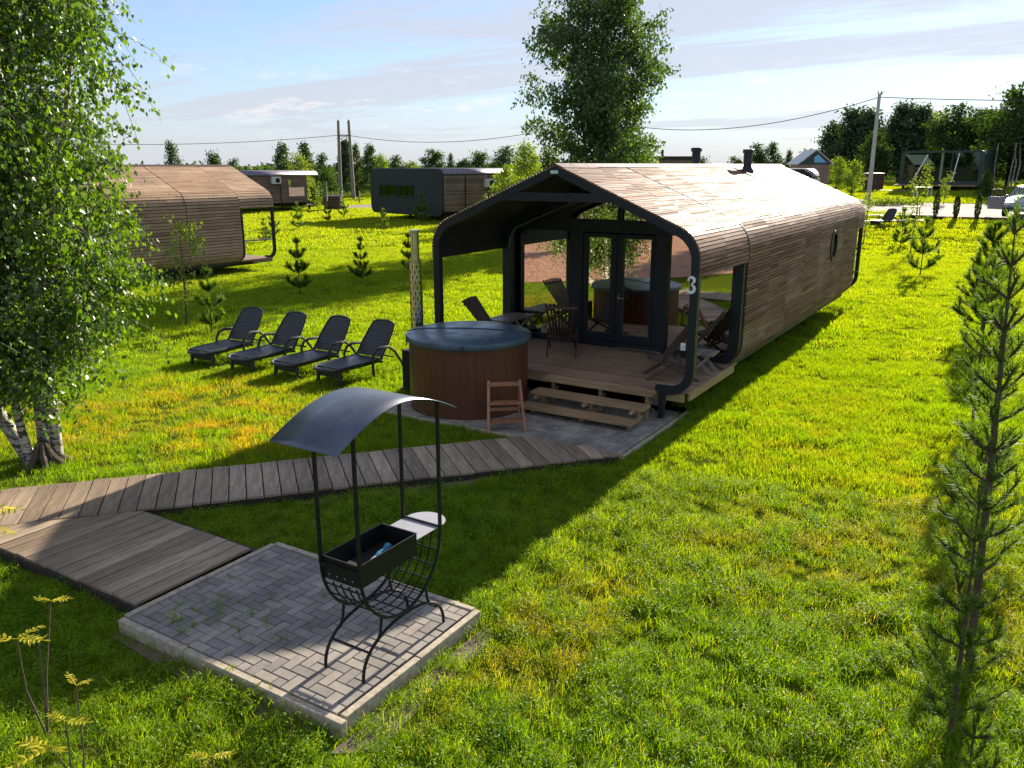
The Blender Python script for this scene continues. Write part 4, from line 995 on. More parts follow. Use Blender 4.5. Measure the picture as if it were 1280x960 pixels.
# dark green glazed cabin at the far right
gx, gy = -11.6, 88.0; zg = gz(gx, gy)
gc = thing('green_cabin', 'dark green glazed cabin with pale reflection streaks at the forest edge', 'cabin', (gx, gy, zg), R(-4), 'low metal-roofed cabins')
m = MB(); W_, H_ = 7.0, 3.55; r = 0.5; P = []
for (cx_, cz_, a0) in ((W_ - r, H_ - r, 0), (r, H_ - r, 90), (r, 0.4 + r, 180), (W_ - r, 0.4 + r, 270)):
    for k in range(6): a = R(a0 + 18 * k); P.append((cx_ + r * math.cos(a), cz_ + r * math.sin(a)))
n = len(P); m.add([(x, 0, z) for x, z in P] + [(x, 9, z) for x, z in P], [tuple(range(n)), tuple(range(n, 2 * n))[::-1]] + [(i, (i + 1) % n, n + (i + 1) % n, n + i) for i in range(n)], 0.5); m.build('shell', M_green_wall, gc, smooth=True)
for (a, b) in ((0.35, 2.5), (2.6, 4.3), (4.4, 6.6)):
    m = MB(); m.box(((a + b) / 2, -0.02, 2.1), (b - a, 0.02, 2.5)); m.build('glass_pane', M_glass_g, gc)
m = MB(); m.bar((1.3, -0.035, 1.0), (2.3, -0.035, 3.2), 0.02, 0.12, up=(1, 0, 0)); m.bar((4.55, -0.035, 0.8), (4.9, -0.035, 3.3), 0.02, 0.09, up=(1, 0, 0)); m.build('reflection_streak', M_white, gc)  # white bars stand in for streak reflections on the panes
m = MB(); m.box((W_ / 2, -1.0, 0.45), (W_, 1.8, 0.12)); m.build('deck', M_deck, gc)
for x in (0.4, 3.5, 6.6):
    m = MB(); m.box((x, 0.3, 0.15), (0.2, 0.2, 0.5)); m.build('leg', M_steel_b, gc)
# gable hut with blue pane
hx, hy = ray(1012, 70); hz = gz(hx, hy)
ht = thing('gable_hut', 'small hut with grey pitched roof and blue gable window beyond the large cabin', 'hut', (hx, hy, hz), R(30))
m = MB(); m.box((0, 0, 1.5), (2.2, 2.6, 3.0)); m.build('wall', M_slat, ht)
m = MB(); m.add([(-1.25, -1.32, 3.0), (1.25, -1.32, 3.0), (0, -1.32, 4.0), (-1.25, -1.28, 3.0), (1.25, -1.28, 3.0), (0, -1.28, 4.0)], [(0, 1, 2), (5, 4, 3), (0, 3, 4, 1), (1, 4, 5, 2), (2, 5, 3, 0)]); m.build('gable_wall', M_green_wall, ht)
m = MB(); m.add([(-0.1, -1.34, 3.15), (0.85, -1.34, 3.15), (0.15, -1.34, 3.75), (-0.1, -1.34, 3.55)], [(0, 1, 2, 3)]); m.build('gable_pane', M_glass_blue, ht)
for sg in (-1, 1):
    m = MB(); m.bar((sg * 0.68, -1.5, 3.55), (sg * 0.68, 1.5, 3.55), 1.75, 0.05, up=(sg * 0.62, 0, 0.78)); m.build('roof_slope', M_grey, ht)
# flat-roofed building on the horizon
fx_, fy_ = ray(843, 115)
fbd = thing('flat_roof_house', 'low brown flat-roofed building on the horizon right of the tall birch', 'building', (fx_, fy_, 0), R(24))
m = MB(); m.box((0, 0, 2.4), (4.4, 5, 4.8)); m.build('wall', M_slat, fbd); m = MB(); m.box((0, 0, 5.0), (5.4, 6, 0.35)); m.build('roof', M_beam, fbd)
m = MB(); m.box((-1.7, -2, 5.5), (0.3, 0.3, 1.0)); m.build('chimney', M_beam, fbd)
m = MB(); m.box((0.6, -2.53, 3.2), (1.4, 0.04, 1.0)); m.build('window', M_glass_g, fbd)

# far hot tubs, tables, posts
def far_tub(label, x, y, r, h):
    t = thing('hot_tub', label, 'hot tub', (x, y, gz(x, y))); m = MB(); m.lathe([(r * 0.95, 0), (r, h * 0.5), (r * 0.97, h)], 28); m.build('tub_wall', M_barrelbrown, t, smooth=True)
    m = MB(); m.lathe([(r * 1.03, h), (r * 1.03, h + 0.06), (r * 0.6, h + 0.1)], 28); m.build('lid', M_seam, t, smooth=True)
    for z in (0.25 * h, 0.8 * h): m = MB(); m.lathe([(r * 1.0, z), (r * 1.01, z + 0.03)], 28); m.build('hoop', M_steel_b, t)
far_tub('dark brown hot tub beside the brown slatted cabin', -55.4, 57.4, 0.85, 1.25)
far_tub('dark brown hot tub left of the green glazed cabin', -13.6, 86.5, 0.95, 1.5)
def far_table(label, x, y, L, w, h, mat, cat='table', name='garden_table', rot=0, grp=None):
    t = thing(name, label, cat, (x, y, gz(x, y)), rot, grp); m = MB(); m.box((0, 0, h), (L, w, 0.05)); m.build('table_top', mat, t)
    for sx_ in (-1, 1):
        for sy_ in (-1, 1):
            m = MB(); m.box((sx_ * (L / 2 - 0.06), sy_ * (w / 2 - 0.05), h / 2 - 0.012), (0.05, 0.05, h - 0.03)); m.build('leg', mat, t)
far_table('white table on the grass in front of the green glazed cabin', -8.4, 78.5, 1.3, 0.7, 0.8, M_white, rot=R(30))
far_table('tiny grey bench on the lawn behind the far lounger', -6.6, 57.0, 1.0, 0.4, 0.75, M_table, 'bench', 'garden_bench', R(30))
# pale board path in the far lawn
bp = bpy.data.objects.new('board_path', None); COL.objects.link(bp); tag(bp, kind='structure')
for (a, b) in (((-13.5, 52.6), (-5.7, 55.6)), ((-14.0, 55.5), (-5.4, 58.5)), ((-12.9, 84.5), (-10.0, 83.5))):
    n = 6
    for k in range(n):
        x0 = a[0] + (b[0] - a[0]) * k / n; y0 = a[1] + (b[1] - a[1]) * k / n; x1 = a[0] + (b[0] - a[0]) * (k + .98) / n; y1 = a[1] + (b[1] - a[1]) * (k + .98) / n
        m = MB(); m.bar((x0, y0, gz(x0, y0) + 0.13), (x1, y1, gz(x1, y1) + 0.13), 0.42, 0.05); m.build('board', M_table, bp)
# timber edge of the road
m = MB()
for a, b in zip(road_edge_near[3:-1], road_edge_near[4:]): m.bar((a[0], a[1], gz(*a) + 0.08), (b[0], b[1], gz(*b) + 0.08), 0.12, 0.18)
tag(m.build('road_edging', M_beam), kind='structure')

# ---------------------------------------------------------------- poles and cables
def pole(name, label, x, y, h, rad, double=0):
    t = thing(name, label, 'utility pole', (x, y, gz(x, y)), R(32) if double else R(32))
    if double:
        for sg in (-1, 1):
            m = MB(); m.tube([(sg * 0.80, 0, -0.3), (sg * 0.62, 0, h)], [rad * 1.2, rad * 0.8], 10); m.build('pole_shaft', M_pole, t, smooth=True)
        m = MB(); m.box((0, 0, h - 1.75), (1.4, 0.12, 0.12)); m.build('cross_bar', M_pole, t)
    else:
        m = MB(); m.tube([(0, 0, -0.3), (0, 0, h)], [rad * 1.2, rad * 0.8], 10); m.build('pole_shaft', M_concrete, t, smooth=True)
        m = MB(); m.bar((0, 0, h - 0.25), (0.3, 0, h + 0.15), 0.05, 0.05); m.build('bracket', M_steel_b, t)
    for sg in ((-0.62, 0.62) if double else (-0.12, 0.12)):
        m = MB(); m.lathe([(0.02, 0), (0.05, 0.03), (0.05, 0.12), (0.02, 0.16)], 8, (sg, 0, h)); m.build('insulator', M_stove, t)
hpx, hpy = ray(432, 105)
pole('double_pole', 'double wooden utility pole with a cross bar left of the navy cabin', hpx, hpy, 9.2, 0.2, 1)
rpx, rpy = -11.63, 72.5
pole('utility_pole', 'single pale leaning-looking utility pole right of the large cabin', rpx, rpy, 8.2, 0.15)
tpx, tpy = ray(742, 88)
pole('utility_pole', 'utility pole mostly hidden behind the tall central birch', tpx, tpy, 8.3, 0.14)
def wire(label, a, b, sag):
    m = MB(); pts = []
    for i in range(25):
        u = i / 24; pts.append((a[0] + (b[0] - a[0]) * u, a[1] + (b[1] - a[1]) * u, a[2] + (b[2] - a[2]) * u - sag * 4 * u * (1 - u)))
    m.tube(pts, 0.03, 5); tag(m.build('power_line', M_wire), label, 'power line', 'overhead lines')
zt = 9.2 - 1.0
wire('overhead line running left from the double pole', (hpx, hpy, 7.6), (*ray(-120, 120), 7.8), 1.3)
wire('overhead line between the double pole and the tall birch', (hpx, hpy, 7.6), (tpx, tpy, 8.6), 1.5)
wire('overhead line between the tall birch and the single pole', (tpx, tpy, 8.6), (rpx, rpy, 9.15), 1.7)
wire('overhead line running right from the single pole', (rpx, rpy, 9.15), (30, 62, 8.3), 0.8)

# fence posts at the meadow edge
for i, (px, dd, h) in enumerate([(406, 78, 2.6), (413, 84, 1.6), (424, 88, 1.5), (447, 92, 1.4)]):
    x, y = ray(px, dd); m = MB(); m.tube([(0, 0, -0.1), (0.02, 0, h)], [0.09, 0.07], 8)
    tag(m.build('fence_post', M_pole, loc=(x, y, 0)), ['tallest wooden fence post just right of the slatted cabin', 'short fence post second from the slatted cabin', 'short fence post at the foot of the double pole', 'short fence post right of the double pole near the navy cabin'][i], 'fence post', 'fence posts at the meadow edge')

# ---------------------------------------------------------------- car
cx_, cy_ = -0.45, 60.0; cz = gz(cx_, cy_) + 0.07
car = thing('parked_car', 'silver parked car with its left door open on the gravel road', 'car', (cx_, cy_, cz), R(-10)); car.scale = (1.15, 1.15, 1.15)
# body lofted along y (front towards -y), half width sections
secs = [(-2.15, 0.62, 0.35, 0.62), (-2.05, 0.80, 0.30, 0.78), (-1.5, 0.88, 0.28, 0.92), (-0.85, 0.90, 0.28, 1.0), (0.0, 0.91, 0.28, 1.02), (1.2, 0.91, 0.28, 1.04), (2.0, 0.86, 0.32, 1.02), (2.2, 0.76, 0.42, 0.9)]
m = MB(); vs = []
for (y, w, z0_, z1_) in secs:
    vs += [(-w * 0.92, y, z0_), (-w, y, z0_ + 0.15), (-w, y, z1_ - 0.22), (-w * 0.90, y, z1_), (w * 0.90, y, z1_), (w, y, z1_ - 0.22), (w, y, z0_ + 0.15), (w * 0.92, y, z0_)]
k = 8
m.add(vs, [(i * k + j, i * k + (j + 1) % k, (i + 1) * k + (j + 1) % k, (i + 1) * k + j) for i in range(len(secs) - 1) for j in range(k)] + [tuple(range(k))[::-1], tuple((len(secs) - 1) * k + j for j in range(k))], 0.5)
bd = m.build('body', M_car, car, smooth=True)
m = MB(); cs = [(-0.95, 0.74, 1.0), (-0.25, 0.62, 1.52), (0.9, 0.62, 1.58), (1.75, 0.66, 1.45), (2.05, 0.74, 1.0)]
vs = []
for (y, w, z) in cs: vs += [(-w, y, z), (w, y, z)]
b0 = [(-0.80, y, 1.0) for y, _, _ in cs]; 
roofv = vs[2:8]; m.add([(x, y, z) for x, y, z in roofv] + [(x, y, z - 0.05) for x, y, z in roofv], [(0, 1, 3, 2), (2, 3, 5, 4), (6, 8, 9, 7), (8, 10, 11, 9), (0, 2, 8, 6), (2, 4, 10, 8), (1, 7, 9, 3), (3, 9, 11, 5), (0, 6, 7, 1), (4, 5, 11, 10)], 0.5)
for sg in (-1, 1):
    for p, q in (((0.80, -0.95, 1.0), (0.62, -0.25, 1.50)), ((0.82, 0.45, 1.02), (0.63, 0.45, 1.54)), ((0.76, 2.05, 1.0), (0.64, 1.75, 1.43))): m.bar((sg * p[0], p[1], p[2]), (sg * q[0], q[1], q[2]), 0.07, 0.05)
m.build('roof', M_car, car)
for nm, q in (('windscreen', [(-0.78, -0.93, 1.0), (0.78, -0.93, 1.0), (0.60, -0.27, 1.50), (-0.60, -0.27, 1.50)]), ('rear_window', [(-0.74, 2.04, 1.0), (0.74, 2.04, 1.0), (0.62, 1.76, 1.42), (-0.62, 1.76, 1.42)]), ('side_window', [(-0.82, -0.85, 1.02), (-0.82, 1.95, 1.02), (-0.65, 1.7, 1.42), (-0.63, -0.22, 1.5)]), ('side_window', [(0.82, -0.85, 1.02), (0.82, 1.95, 1.02), (0.65, 1.7, 1.42), (0.63, -0.22, 1.5)])):
    m = MB(); m.add(q, [(0, 1, 2, 3)], 0.5); m.build(nm, M_glass_car, car)
for sx_ in (-1, 1):
    for y in (-1.35, 1.35):
        m = MB(); nn = 20; vs = []
        for xx in (-0.11, 0.11):
            for j in range(nn): a = 2 * math.pi * j / nn; vs.append((sx_ * 0.80 + xx, y + 0.33 * math.cos(a), 0.33 + 0.33 * math.sin(a)))
        m.add(vs, [tuple(range(nn))[::-1], tuple(range(nn, 2 * nn))] + [(j, (j + 1) % nn, nn + (j + 1) % nn, nn + j) for j in range(nn)]); wl = m.build('wheel', M_tyre, car, smooth=True)
        m = MB(); m.add([(sx_ * 0.915, y + 0.2 * math.cos(2 * math.pi * j / 14), 0.33 + 0.2 * math.sin(2 * math.pi * j / 14)) for j in range(14)], [tuple(range(14))]); m.build('rim', M_inox, wl)
    m = MB(); m.box((sx_ * 0.60, -2.10, 0.68), (0.34, 0.10, 0.15), (0, 0, sx_ * -0.3)); m.build('headlight', M_white, car, bevel=0.02)
    m = MB(); m.box((sx_ * 0.98, -0.72, 1.05), (0.16, 0.1, 0.12)); m.build('mirror', M_car, car, bevel=0.02)
m = MB(); m.box((0, -2.12, 0.50), (1.1, 0.06, 0.18)); m.build('grille', M_steel_b, car); m = MB(); m.box((0.0, -2.16, 0.5), (0.52, 0.02, 0.11)); m.build('number_plate', M_white, car)
m = MB(); dcx, dcy = -0.92, -0.75
m.box((-1.42, -0.60, 0.66), (0.96, 0.06, 0.66), (0, 0, R(-18))); dd_ = m.build('open_door', M_car, car, bevel=0.02)
m = MB()
for p, q in (((-1.88, -0.44, 0.98), (-1.75, -0.49, 1.36)), ((-1.75, -0.49, 1.36), (-1.2, -0.67, 1.36)), ((-1.2, -0.67, 1.36), (-0.95, -0.75, 1.0))): m.bar(p, q, 0.045, 0.045)
m.build('door_frame', M_steel_b, dd_)
m = MB(); m.add([(-1.86, -0.45, 0.99), (-1.74, -0.49, 1.34), (-1.21, -0.66, 1.34), (-0.97, -0.74, 1.0)], [(0, 1, 2, 3)], 0.5); m.build('door_glass', M_glass_car, dd_)

# ---------------------------------------------------------------- trees
def leaf_cloud(C, Dn, size, name, mat, parent, droop=0.0, jitter=0.4, aspect=0.72, seed=1):
    """one bent diamond leaf per centre C (n,3); Dn preferred hanging direction"""
    r_ = np.random.default_rng(seed); n = len(C)
    d = Dn + r_.normal(0, jitter, (n, 3)); d /= np.linalg.norm(d, axis=1)[:, None] + 1e-9
    u = np.cross(d, r_.normal(0, 1, (n, 3))); u /= np.linalg.norm(u, axis=1)[:, None] + 1e-9
    w = np.cross(d, u)
    s = size * r_.uniform(0.65, 1.25, n)[:, None]
    p0 = C; p1 = C + d * s * 0.45 + u * s * aspect * 0.5 + w * s * 0.08; p2 = C + d * s; p3 = C + d * s * 0.45 - u * s * aspect * 0.5 + w * s * 0.08
    V = np.stack([p0, p1, p2, p3], 1).reshape(-1, 3)
    b = np.arange(n)[:, None] * 4
    F = np.concatenate([b + np.array([[0, 1, 2]]), b + np.array([[0, 2, 3]])], 0)
    tone = np.clip(r_.normal(0.5, 0.22, n), 0, 1); tone = np.concatenate([tone, tone])
    return np_mesh(name, V, F, mat, parent, tone)
def curve_pts(p, d, L, n, droop, wob, r_):
    pts = [np.array(p, float)]; d = np.array(d, float)
    for i in range(n):
        d = d + np.array([0, 0, -droop / n]) + r_.normal(0, wob, 3); d /= np.linalg.norm(d); pts.append(pts[-1] + d * L / n)
    return pts
def birch(name, label, group, loc, H, zlow, env, n_limb, n_twig, n_leaf, lsize, mat, bark, trunks, seed, lean=(0, 0), droop=0.9, twigL=(0.3, 0.8), rise=0.6, trad=0.12, cat='tree', twigs=True, ksub=1.0):
    r_ = np.random.default_rng(seed); t = thing(name, label, cat, loc, 0, group)
    C = []; D = []; branch = MB()
    for ti, (tdx, tdy, th_, tr_, bend) in enumerate(trunks):
        n = 12; tp = []; cu = 0.55 if bend == -0.6 else 1.0
        for i in range(n + 1):
            u = i / n; tp.append((tdx * u ** cu + bend * math.sin(u * 3.0) * 0.25 + r_.normal(0, 0.012) * H * 0.1, tdy * u + r_.normal(0, 0.012) * H * 0.1, -0.1 + (th_ + 0.1) * u))
        hd = math.hypot(tdx, tdy) + 1e-6; off = 0.16 if len(trunks) > 3 else 0.0; tp[0] = (off * tdx / hd, off * tdy / hd, -0.1); tp[1] = (tp[1][0] * 0.9 + off * 0.6 * tdx / hd, tp[1][1] * 0.9 + off * 0.6 * tdy / hd, tp[1][2])
        mt = MB(); mt.tube(tp, [tr_ * (1.25 if i == 0 else 1) * (1 - 0.93 * (i / n)) + 0.006 for i in range(n + 1)], 10); mt.build('trunk', bark, t, smooth=True)
        nl = int(n_limb * th_ / H)
        for li in range(nl):
            z = zlow * 0.8 + (th_ * 0.98 - zlow * 0.8) * ((li + r_.random()) / nl); u = z / th_; k = min(int(u * n), n - 1); w = u * n - k
            p = np.array(tp[k]) * (1 - w) + np.array(tp[k + 1]) * w
            az = r_.random() * 6.283; Rr = env(min(1.0, p[2] / H)) * r_.uniform(0.72, 1.15)
            # the further part of the crown keeps to the envelope whatever trunk it grows from
            tgt = np.array([lean[0] * p[2] / H + Rr * math.cos(az), lean[1] * p[2] / H + Rr * math.sin(az)]) - p[:2] * 0.6
            L = max(0.25, float(np.linalg.norm(tgt))); dir_ = np.array([tgt[0] / L, tgt[1] / L, rise])
            pts = curve_pts(p, dir_, L * 1.12, 7, droop, 0.07, r_)
            branch.tube(pts, [max(0.004, tr_ * 0.28 * (1 - j / 7.6) * (1 - 0.6 * u)) for j in range(8)], 5)
            nt_ = max(3, int(n_twig * L / max(0.5, env(0.35))))
            for q in range(nt_):
                v = r_.uniform(0.25, 1.0) * 7; k2 = min(int(v), 6); w2 = v - k2; b = pts[k2] * (1 - w2) + pts[k2 + 1] * w2
                dd = r_.normal(0, 1, 3); dd[2] = dd[2] * 0.5 - 0.1; dd /= np.linalg.norm(dd)
                Lt = r_.uniform(*twigL); tw = curve_pts(b, dd, Lt, 4, droop * 1.5, 0.1, r_)
                if twigs: branch.tube(tw, [0.006, 0.005, 0.004, 0.003, 0.002], 3, cap=False)
                vv = r_.uniform(0.1, 1.0, n_leaf) * 4
                for x in vv:
                    k3 = min(int(x), 3); w3 = x - k3; C.append(tw[k3] * (1 - w3) + tw[k3 + 1] * w3); D.append((0, 0, -0.7))
    C = np.array(C); C = C + r_.normal(0, lsize * 0.9, C.shape); C[:, 2] = np.maximum(C[:, 2], 0.15)
    branch.build('branches', M_twig, t)
    leaf_cloud(C, np.array(D), lsize, 'crown', mat, t, seed=seed)
    return t
# near birch at the left: several stems from one foot
def env_near(u): return np.interp(u, [0, 0.1, 0.2, 0.35, 0.55, 0.8, 1.0], [0.5, 0.8, 1.2, 1.65, 1.75, 1.75, 0.8])
nb = birch('birch_tree', 'multi-stemmed birch with drooping leafy branches at the left beside the boardwalk', None, (-11.15, 5.68, 0), 9.0, 1.75, env_near, 84, 17, 26, 0.078, M_bleaf, M_birch,
      [(-0.9, 0.9, 9.0, 0.098, -0.35), (-3.2, -0.6, 7.6, 0.085, -0.6), (0.3, 1.6, 7.8, 0.062, -0.8), (-0.9, -1.3, 7.0, 0.055, 0.2)], 11, lean=(-0.9, -0.3), droop=1.2, twigL=(0.4, 1.1), rise=0.6)
M_root = plain('root_bark_dark', (0.09, 0.065, 0.045), 0.9, 0, 0.5, 14, bump=0.8)
for k in range(7):
    a = k * 0.9 + 0.3; m = MB(); L_ = 0.30 + 0.12 * (k % 3)
    m.tube([(0.03 * math.cos(a), 0.03 * math.sin(a), 0.34), (0.12 * math.cos(a), 0.12 * math.sin(a), 0.16), (0.24 * math.cos(a + .1), 0.24 * math.sin(a + .1), 0.05), (L_ * math.cos(a + .2), L_ * math.sin(a + .2), -0.03)], [0.03, 0.045, 0.04, 0.015], 7); m.build('root', M_root, nb, smooth=True)
# tall birch behind the cabin
def env_tall(u): return np.interp(u, [0, 0.12, 0.3, 0.55, 0.75, 0.92, 1.0], [1.9, 3.2, 3.7, 3.3, 2.5, 1.4, 0.4])
tx, ty = ray(748, 46)
birch('birch_tree', 'tall dark-leaved birch rising behind the large cabin in the centre', None, (tx, ty, 0), 15.5, 2.2, env_tall, 84, 14, 20, 0.175, M_tleaf, M_birch,
      [(0.1, 0.0, 15.5, 0.22, 0.1), (1.4, 0.8, 12.4, 0.16, 0.4), (-1.5, -0.5, 12.0, 0.16, -0.4)], 5, droop=0.55, twigL=(0.45, 1.1), rise=1.0)

# generic trees for the background, shared between copies
def env_round(u): return np.interp(u, [0, 0.15, 0.4, 0.7, 0.9, 1], [0.9, 2.0, 2.3, 1.7, 0.9, 0.3])
def env_cone(u): return np.interp(u, [0, 0.1, 0.3, 0.6, 0.85, 1], [1.0, 1.9, 1.75, 1.1, 0.5, 0.1])
def env_col(u): return np.interp(u, [0, 0.15, 0.4, 0.7, 0.9, 1], [0.8, 1.5, 1.7, 1.3, 0.8, 0.2])
protos = {}
def proto(kind, v):
    key = (kind, v)
    if key in protos: return protos[key]
    if kind == 'round': o = birch('broadleaf_tree', 'x', None, (0, 0, 0), 8, 0.8, env_round, 60, 10, 12, 0.27, M_fleaf, M_twig, [(0.2, 0.1, 8, 0.13, 0.2)], 100 + v, droop=0.3, rise=0.8, twigL=(0.3, 0.9), twigs=False)
    if kind == 'dark': o = birch('broadleaf_tree', 'x', None, (0, 0, 0), 8, 0.6, env_col, 64, 11, 12, 0.27, M_dleaf, M_twig, [(0.0, 0.1, 8, 0.12, 0.1)], 200 + v, droop=0.3, rise=1.3, twigL=(0.3, 0.8), twigs=False)
    if kind == 'pale': o = birch('broadleaf_tree', 'x', None, (0, 0, 0), 8, 0.5, env_round, 56, 9, 11, 0.26, M_yleaf, M_twig, [(0.2, -0.1, 8, 0.12, 0.2)], 300 + v, droop=0.4, rise=0.8, twigL=(0.3, 0.8), twigs=False)
    if kind == 'cone': o = birch('conifer_tree', 'x', None, (0, 0, 0), 8, 0.4, env_cone, 70, 10, 11, 0.24, M_fleaf, M_twig, [(0.0, 0.0, 8, 0.11, 0.0)], 400 + v, droop=0.2, rise=0.25, twigL=(0.2, 0.6), twigs=False)
    protos[key] = [o, False]; return protos[key]
NEARSIDE = {'round': 'round green broadleaf tree', 'dark': 'dark tall broadleaf tree', 'pale': 'pale yellow-green tree', 'cone': 'pointed conifer'}
def put_tree(kind, v, px, top, D, wf, label, group='trees along the meadow'):
    P = proto(kind, v); x, y = ray(px, D); z0_ = gz(x, y); Ht = 4.0 - z0_ + D * (207 - top) / 1065.6
    if not P[1]: o = P[0]; P[1] = True
    else: o = copy_tree(P[0])
    o.location = (x, y, z0_); s_ = Ht / 8.3; o.scale = (s_ * wf, s_ * wf, s_); o.rotation_euler = (0, 0, random.random() * 6.28)
    o['label'] = label; o['group'] = group; o['category'] = 'tree'
T = [('cone', 0, 216, 176, 62, 0.8, 'lone dark tree poking above the tan cabin roof at left'),
     ('round', 1, 268, 190, 75, 0.8, 'small tree above the right half of the tan cabin roof'),
     ('round', 2, 293, 198, 80, 0.8, 'tiny bush right of the small tree over the tan roof'),
     ('cone', 1, 354, 177, 88, 1.2, 'leftmost pointed tree behind the slatted cabin'),
     ('cone', 2, 382, 176, 86, 1.15, 'taller pointed tree just right of the leftmost one behind the slatted cabin'),
     ('pale', 1, 372, 190, 82, 1.0, 'yellowish tree in front of the two pointed trees behind the slatted cabin'),
     ('cone', 0, 403, 190, 90, 1.2, 'pointed tree left of the double pole'),
     ('dark', 0, 433, 174, 122, 0.9, 'dark tree directly behind the double pole'),
     ('cone', 1, 446, 178, 118, 0.9, 'dark tree touching the right shaft of the double pole'),
     ('round', 1, 464, 180, 112, 0.8, 'bushy tree over the left corner of the navy cabin'),
     ('pale', 0, 476, 192, 105, 1.0, 'pale tree over the navy cabin roof, left part'),
     ('round', 0, 496, 194, 118, 1.2, 'low tree over the middle of the navy cabin roof'),
     ('pale', 2, 515, 200, 118, 1.3, 'pale low tree over the right part of the navy cabin'),
     ('round', 2, 541, 187, 125, 1.5, 'round dark tree above the joint of navy wall and brown slats'),
     ('cone', 0, 564, 190, 125, 0.8, 'narrow dark tree above the air conditioner side of the navy cabin'),
     ('round', 2, 580, 198, 118, 1.3, 'low tree over the slatted side of the navy cabin'),
     ('round', 1, 601, 189, 122, 1.5, 'dark tree above the right end of the navy cabin'),
     ('pale', 1, 618, 200, 110, 1.2, 'pale low tree beyond the right end of the navy cabin'),
     ('round', 0, 634, 183, 112, 1.3, 'dark tree beyond the navy cabin, left of the bright bushy tree'),
     ('pale', 0, 656, 177, 62, 1.15, 'bright bushy tree just left of the tall central birch'),
     ('pale', 2, 636, 205, 52, 1.2, 'low bright shrub at the right end of the navy cabin'),
     ('round', 0, 684, 184, 75, 1.0, 'green tree hidden at the foot of the tall birch, left side'),
     ('pale', 1, 808, 192, 90, 1.3, 'low tree at the foot of the tall birch, right side'),
     ('round', 1, 873, 196, 105, 1.4, 'low green tree between the two roof chimneys'),
     ('round', 2, 918, 196, 105, 1.2, 'low green tree right of the front chimney'),
     ('round', 0, 943, 181, 95, 1.2, 'round tree left of the pointed one over the cabin ridge'),
     ('cone', 2, 965, 177, 95, 1.3, 'pointed tree over the cabin ridge'),
     ('cone', 1, 985, 187, 90, 1.0, 'small pointed tree left of the gable hut'),
     ('pale', 2, 1048, 196, 82, 1.3, 'pale shrub-like tree right of the gable hut'),
     ('pale', 0, 1068, 200, 80, 1.2, 'pale shrub left of the single utility pole'),
     ('dark', 0, 1040, 157, 130, 1.5, 'dark forest tree at the left end of the right-hand wood'),
     ('dark', 1, 1062, 141, 125, 1.5, 'tall dark forest tree left of the single pole'),
     ('dark', 2, 1084, 143, 122, 1.3, 'tall dark forest tree just behind the top of the single pole'),
     ('round', 1, 1092, 168, 105, 1.2, 'mid green tree right of the single pole over the brown tub'),
     ('dark', 1, 1124, 137, 120, 1.2, 'tallest spiky dark tree over the left of the green cabin'),
     ('dark', 0, 1146, 140, 118, 1.3, 'dark tree over the middle of the green cabin'),
     ('pale', 1, 1170, 148, 116, 1.0, 'yellowish tree behind the green cabin'),
     ('round', 0, 1188, 141, 112, 1.4, 'large green tree over the right part of the green cabin'),
     ('round', 2, 1213, 146, 112, 1.3, 'green tree right of the green cabin'),
     ('dark', 2, 1236, 146, 112, 1.4, 'dark tree left of the tall forest edge'),
     ('round', 1, 1262, 124, 98, 1.3, 'tall tree with pale stems behind the silver car'),
     ('round', 0, 1288, 126, 96, 1.4, 'tall tree cut by the right frame edge behind the silver car'),
     ('dark', 0, 1310, 120, 96, 1.4, 'dark tree just beyond the right frame edge'),
     ('dark', 2, 1104, 160, 128, 1.3, 'shaded tree filling the gap behind the brown tub'),
     ('dark', 1, 1205, 160, 124, 1.6, 'shaded tree behind the right corner of the green cabin'),
     ('dark', 0, 1165, 165, 126, 1.6, 'shaded tree low behind the green cabin roof'),
     ('cone', 0, 1236, 210, 80, 1.3, 'grey-green fir at the road left of the car'),
     ]
for a in T: put_tree(*a)
# white birch stems at the right forest edge
for i, px in enumerate((1246, 1263, 1267, 1272)):
    x, y = ray(px, 93); m = MB(); m.tube([(0, 0, 0), (random.uniform(-.2, .2), 0, 2.2), (random.uniform(-.4, .4), 0, 4.2)], [0.09, 0.07, 0.05], 7)
    t = thing('slim_birch', ['slim white-stemmed birch standing apart left of the close trio', 'leftmost of the close trio of white-stemmed birches above the car', 'middle one of the close trio of white-stemmed birches', 'rightmost of the close trio of white-stemmed birches'][i], 'tree', (x, y, gz(x, y)), 0, 'white stems in the forest edge')
    m.build('trunk', M_birch, t, smooth=True); q = np.random.default_rng(700 + i).normal(0, 1, (260, 3)) * np.array([0.9, 0.9, 1.3]) + np.array([0, 0, 5.6]); leaf_cloud(q, np.zeros((260, 3)), 0.28, 'crown', M_fleaf, t, jitter=1.0, seed=i)
# reflected surroundings behind the viewer
T2 = [('round', 1, -26, -6, 7.5), ('pale', 0, -19.5, 1.0, 3.2), ('cone', 1, -23, 3.2, 2.6), ('dark', 0, -34, -28, 10), ('round', 0, -22, -34, 9), ('dark', 1, -10, -38, 9), ('round', 2, 4, -36, 10), ('dark', 2, -46, -20, 10), ('pale', 1, -18, -20, 5)]
for i, (kd, v, x, y, h) in enumerate(T2):
    o = copy_tree(proto(kd, v)[0]); o.location = (x, y, 0); s_ = h / 8.3; o.scale = (s_, s_, s_); o['label'] = ['round tree', 'low yellow-green bush', 'small cone-shaped tree', 'tall dark tree', 'broad round tree', 'narrow dark tree', 'large spreading tree', 'furthest dark tree', 'pale bushy tree'][i] + ' across the brown gravel yard, seen mirrored in the cabin glass'; o['group'] = 'trees mirrored in the glass'; o['category'] = 'tree'
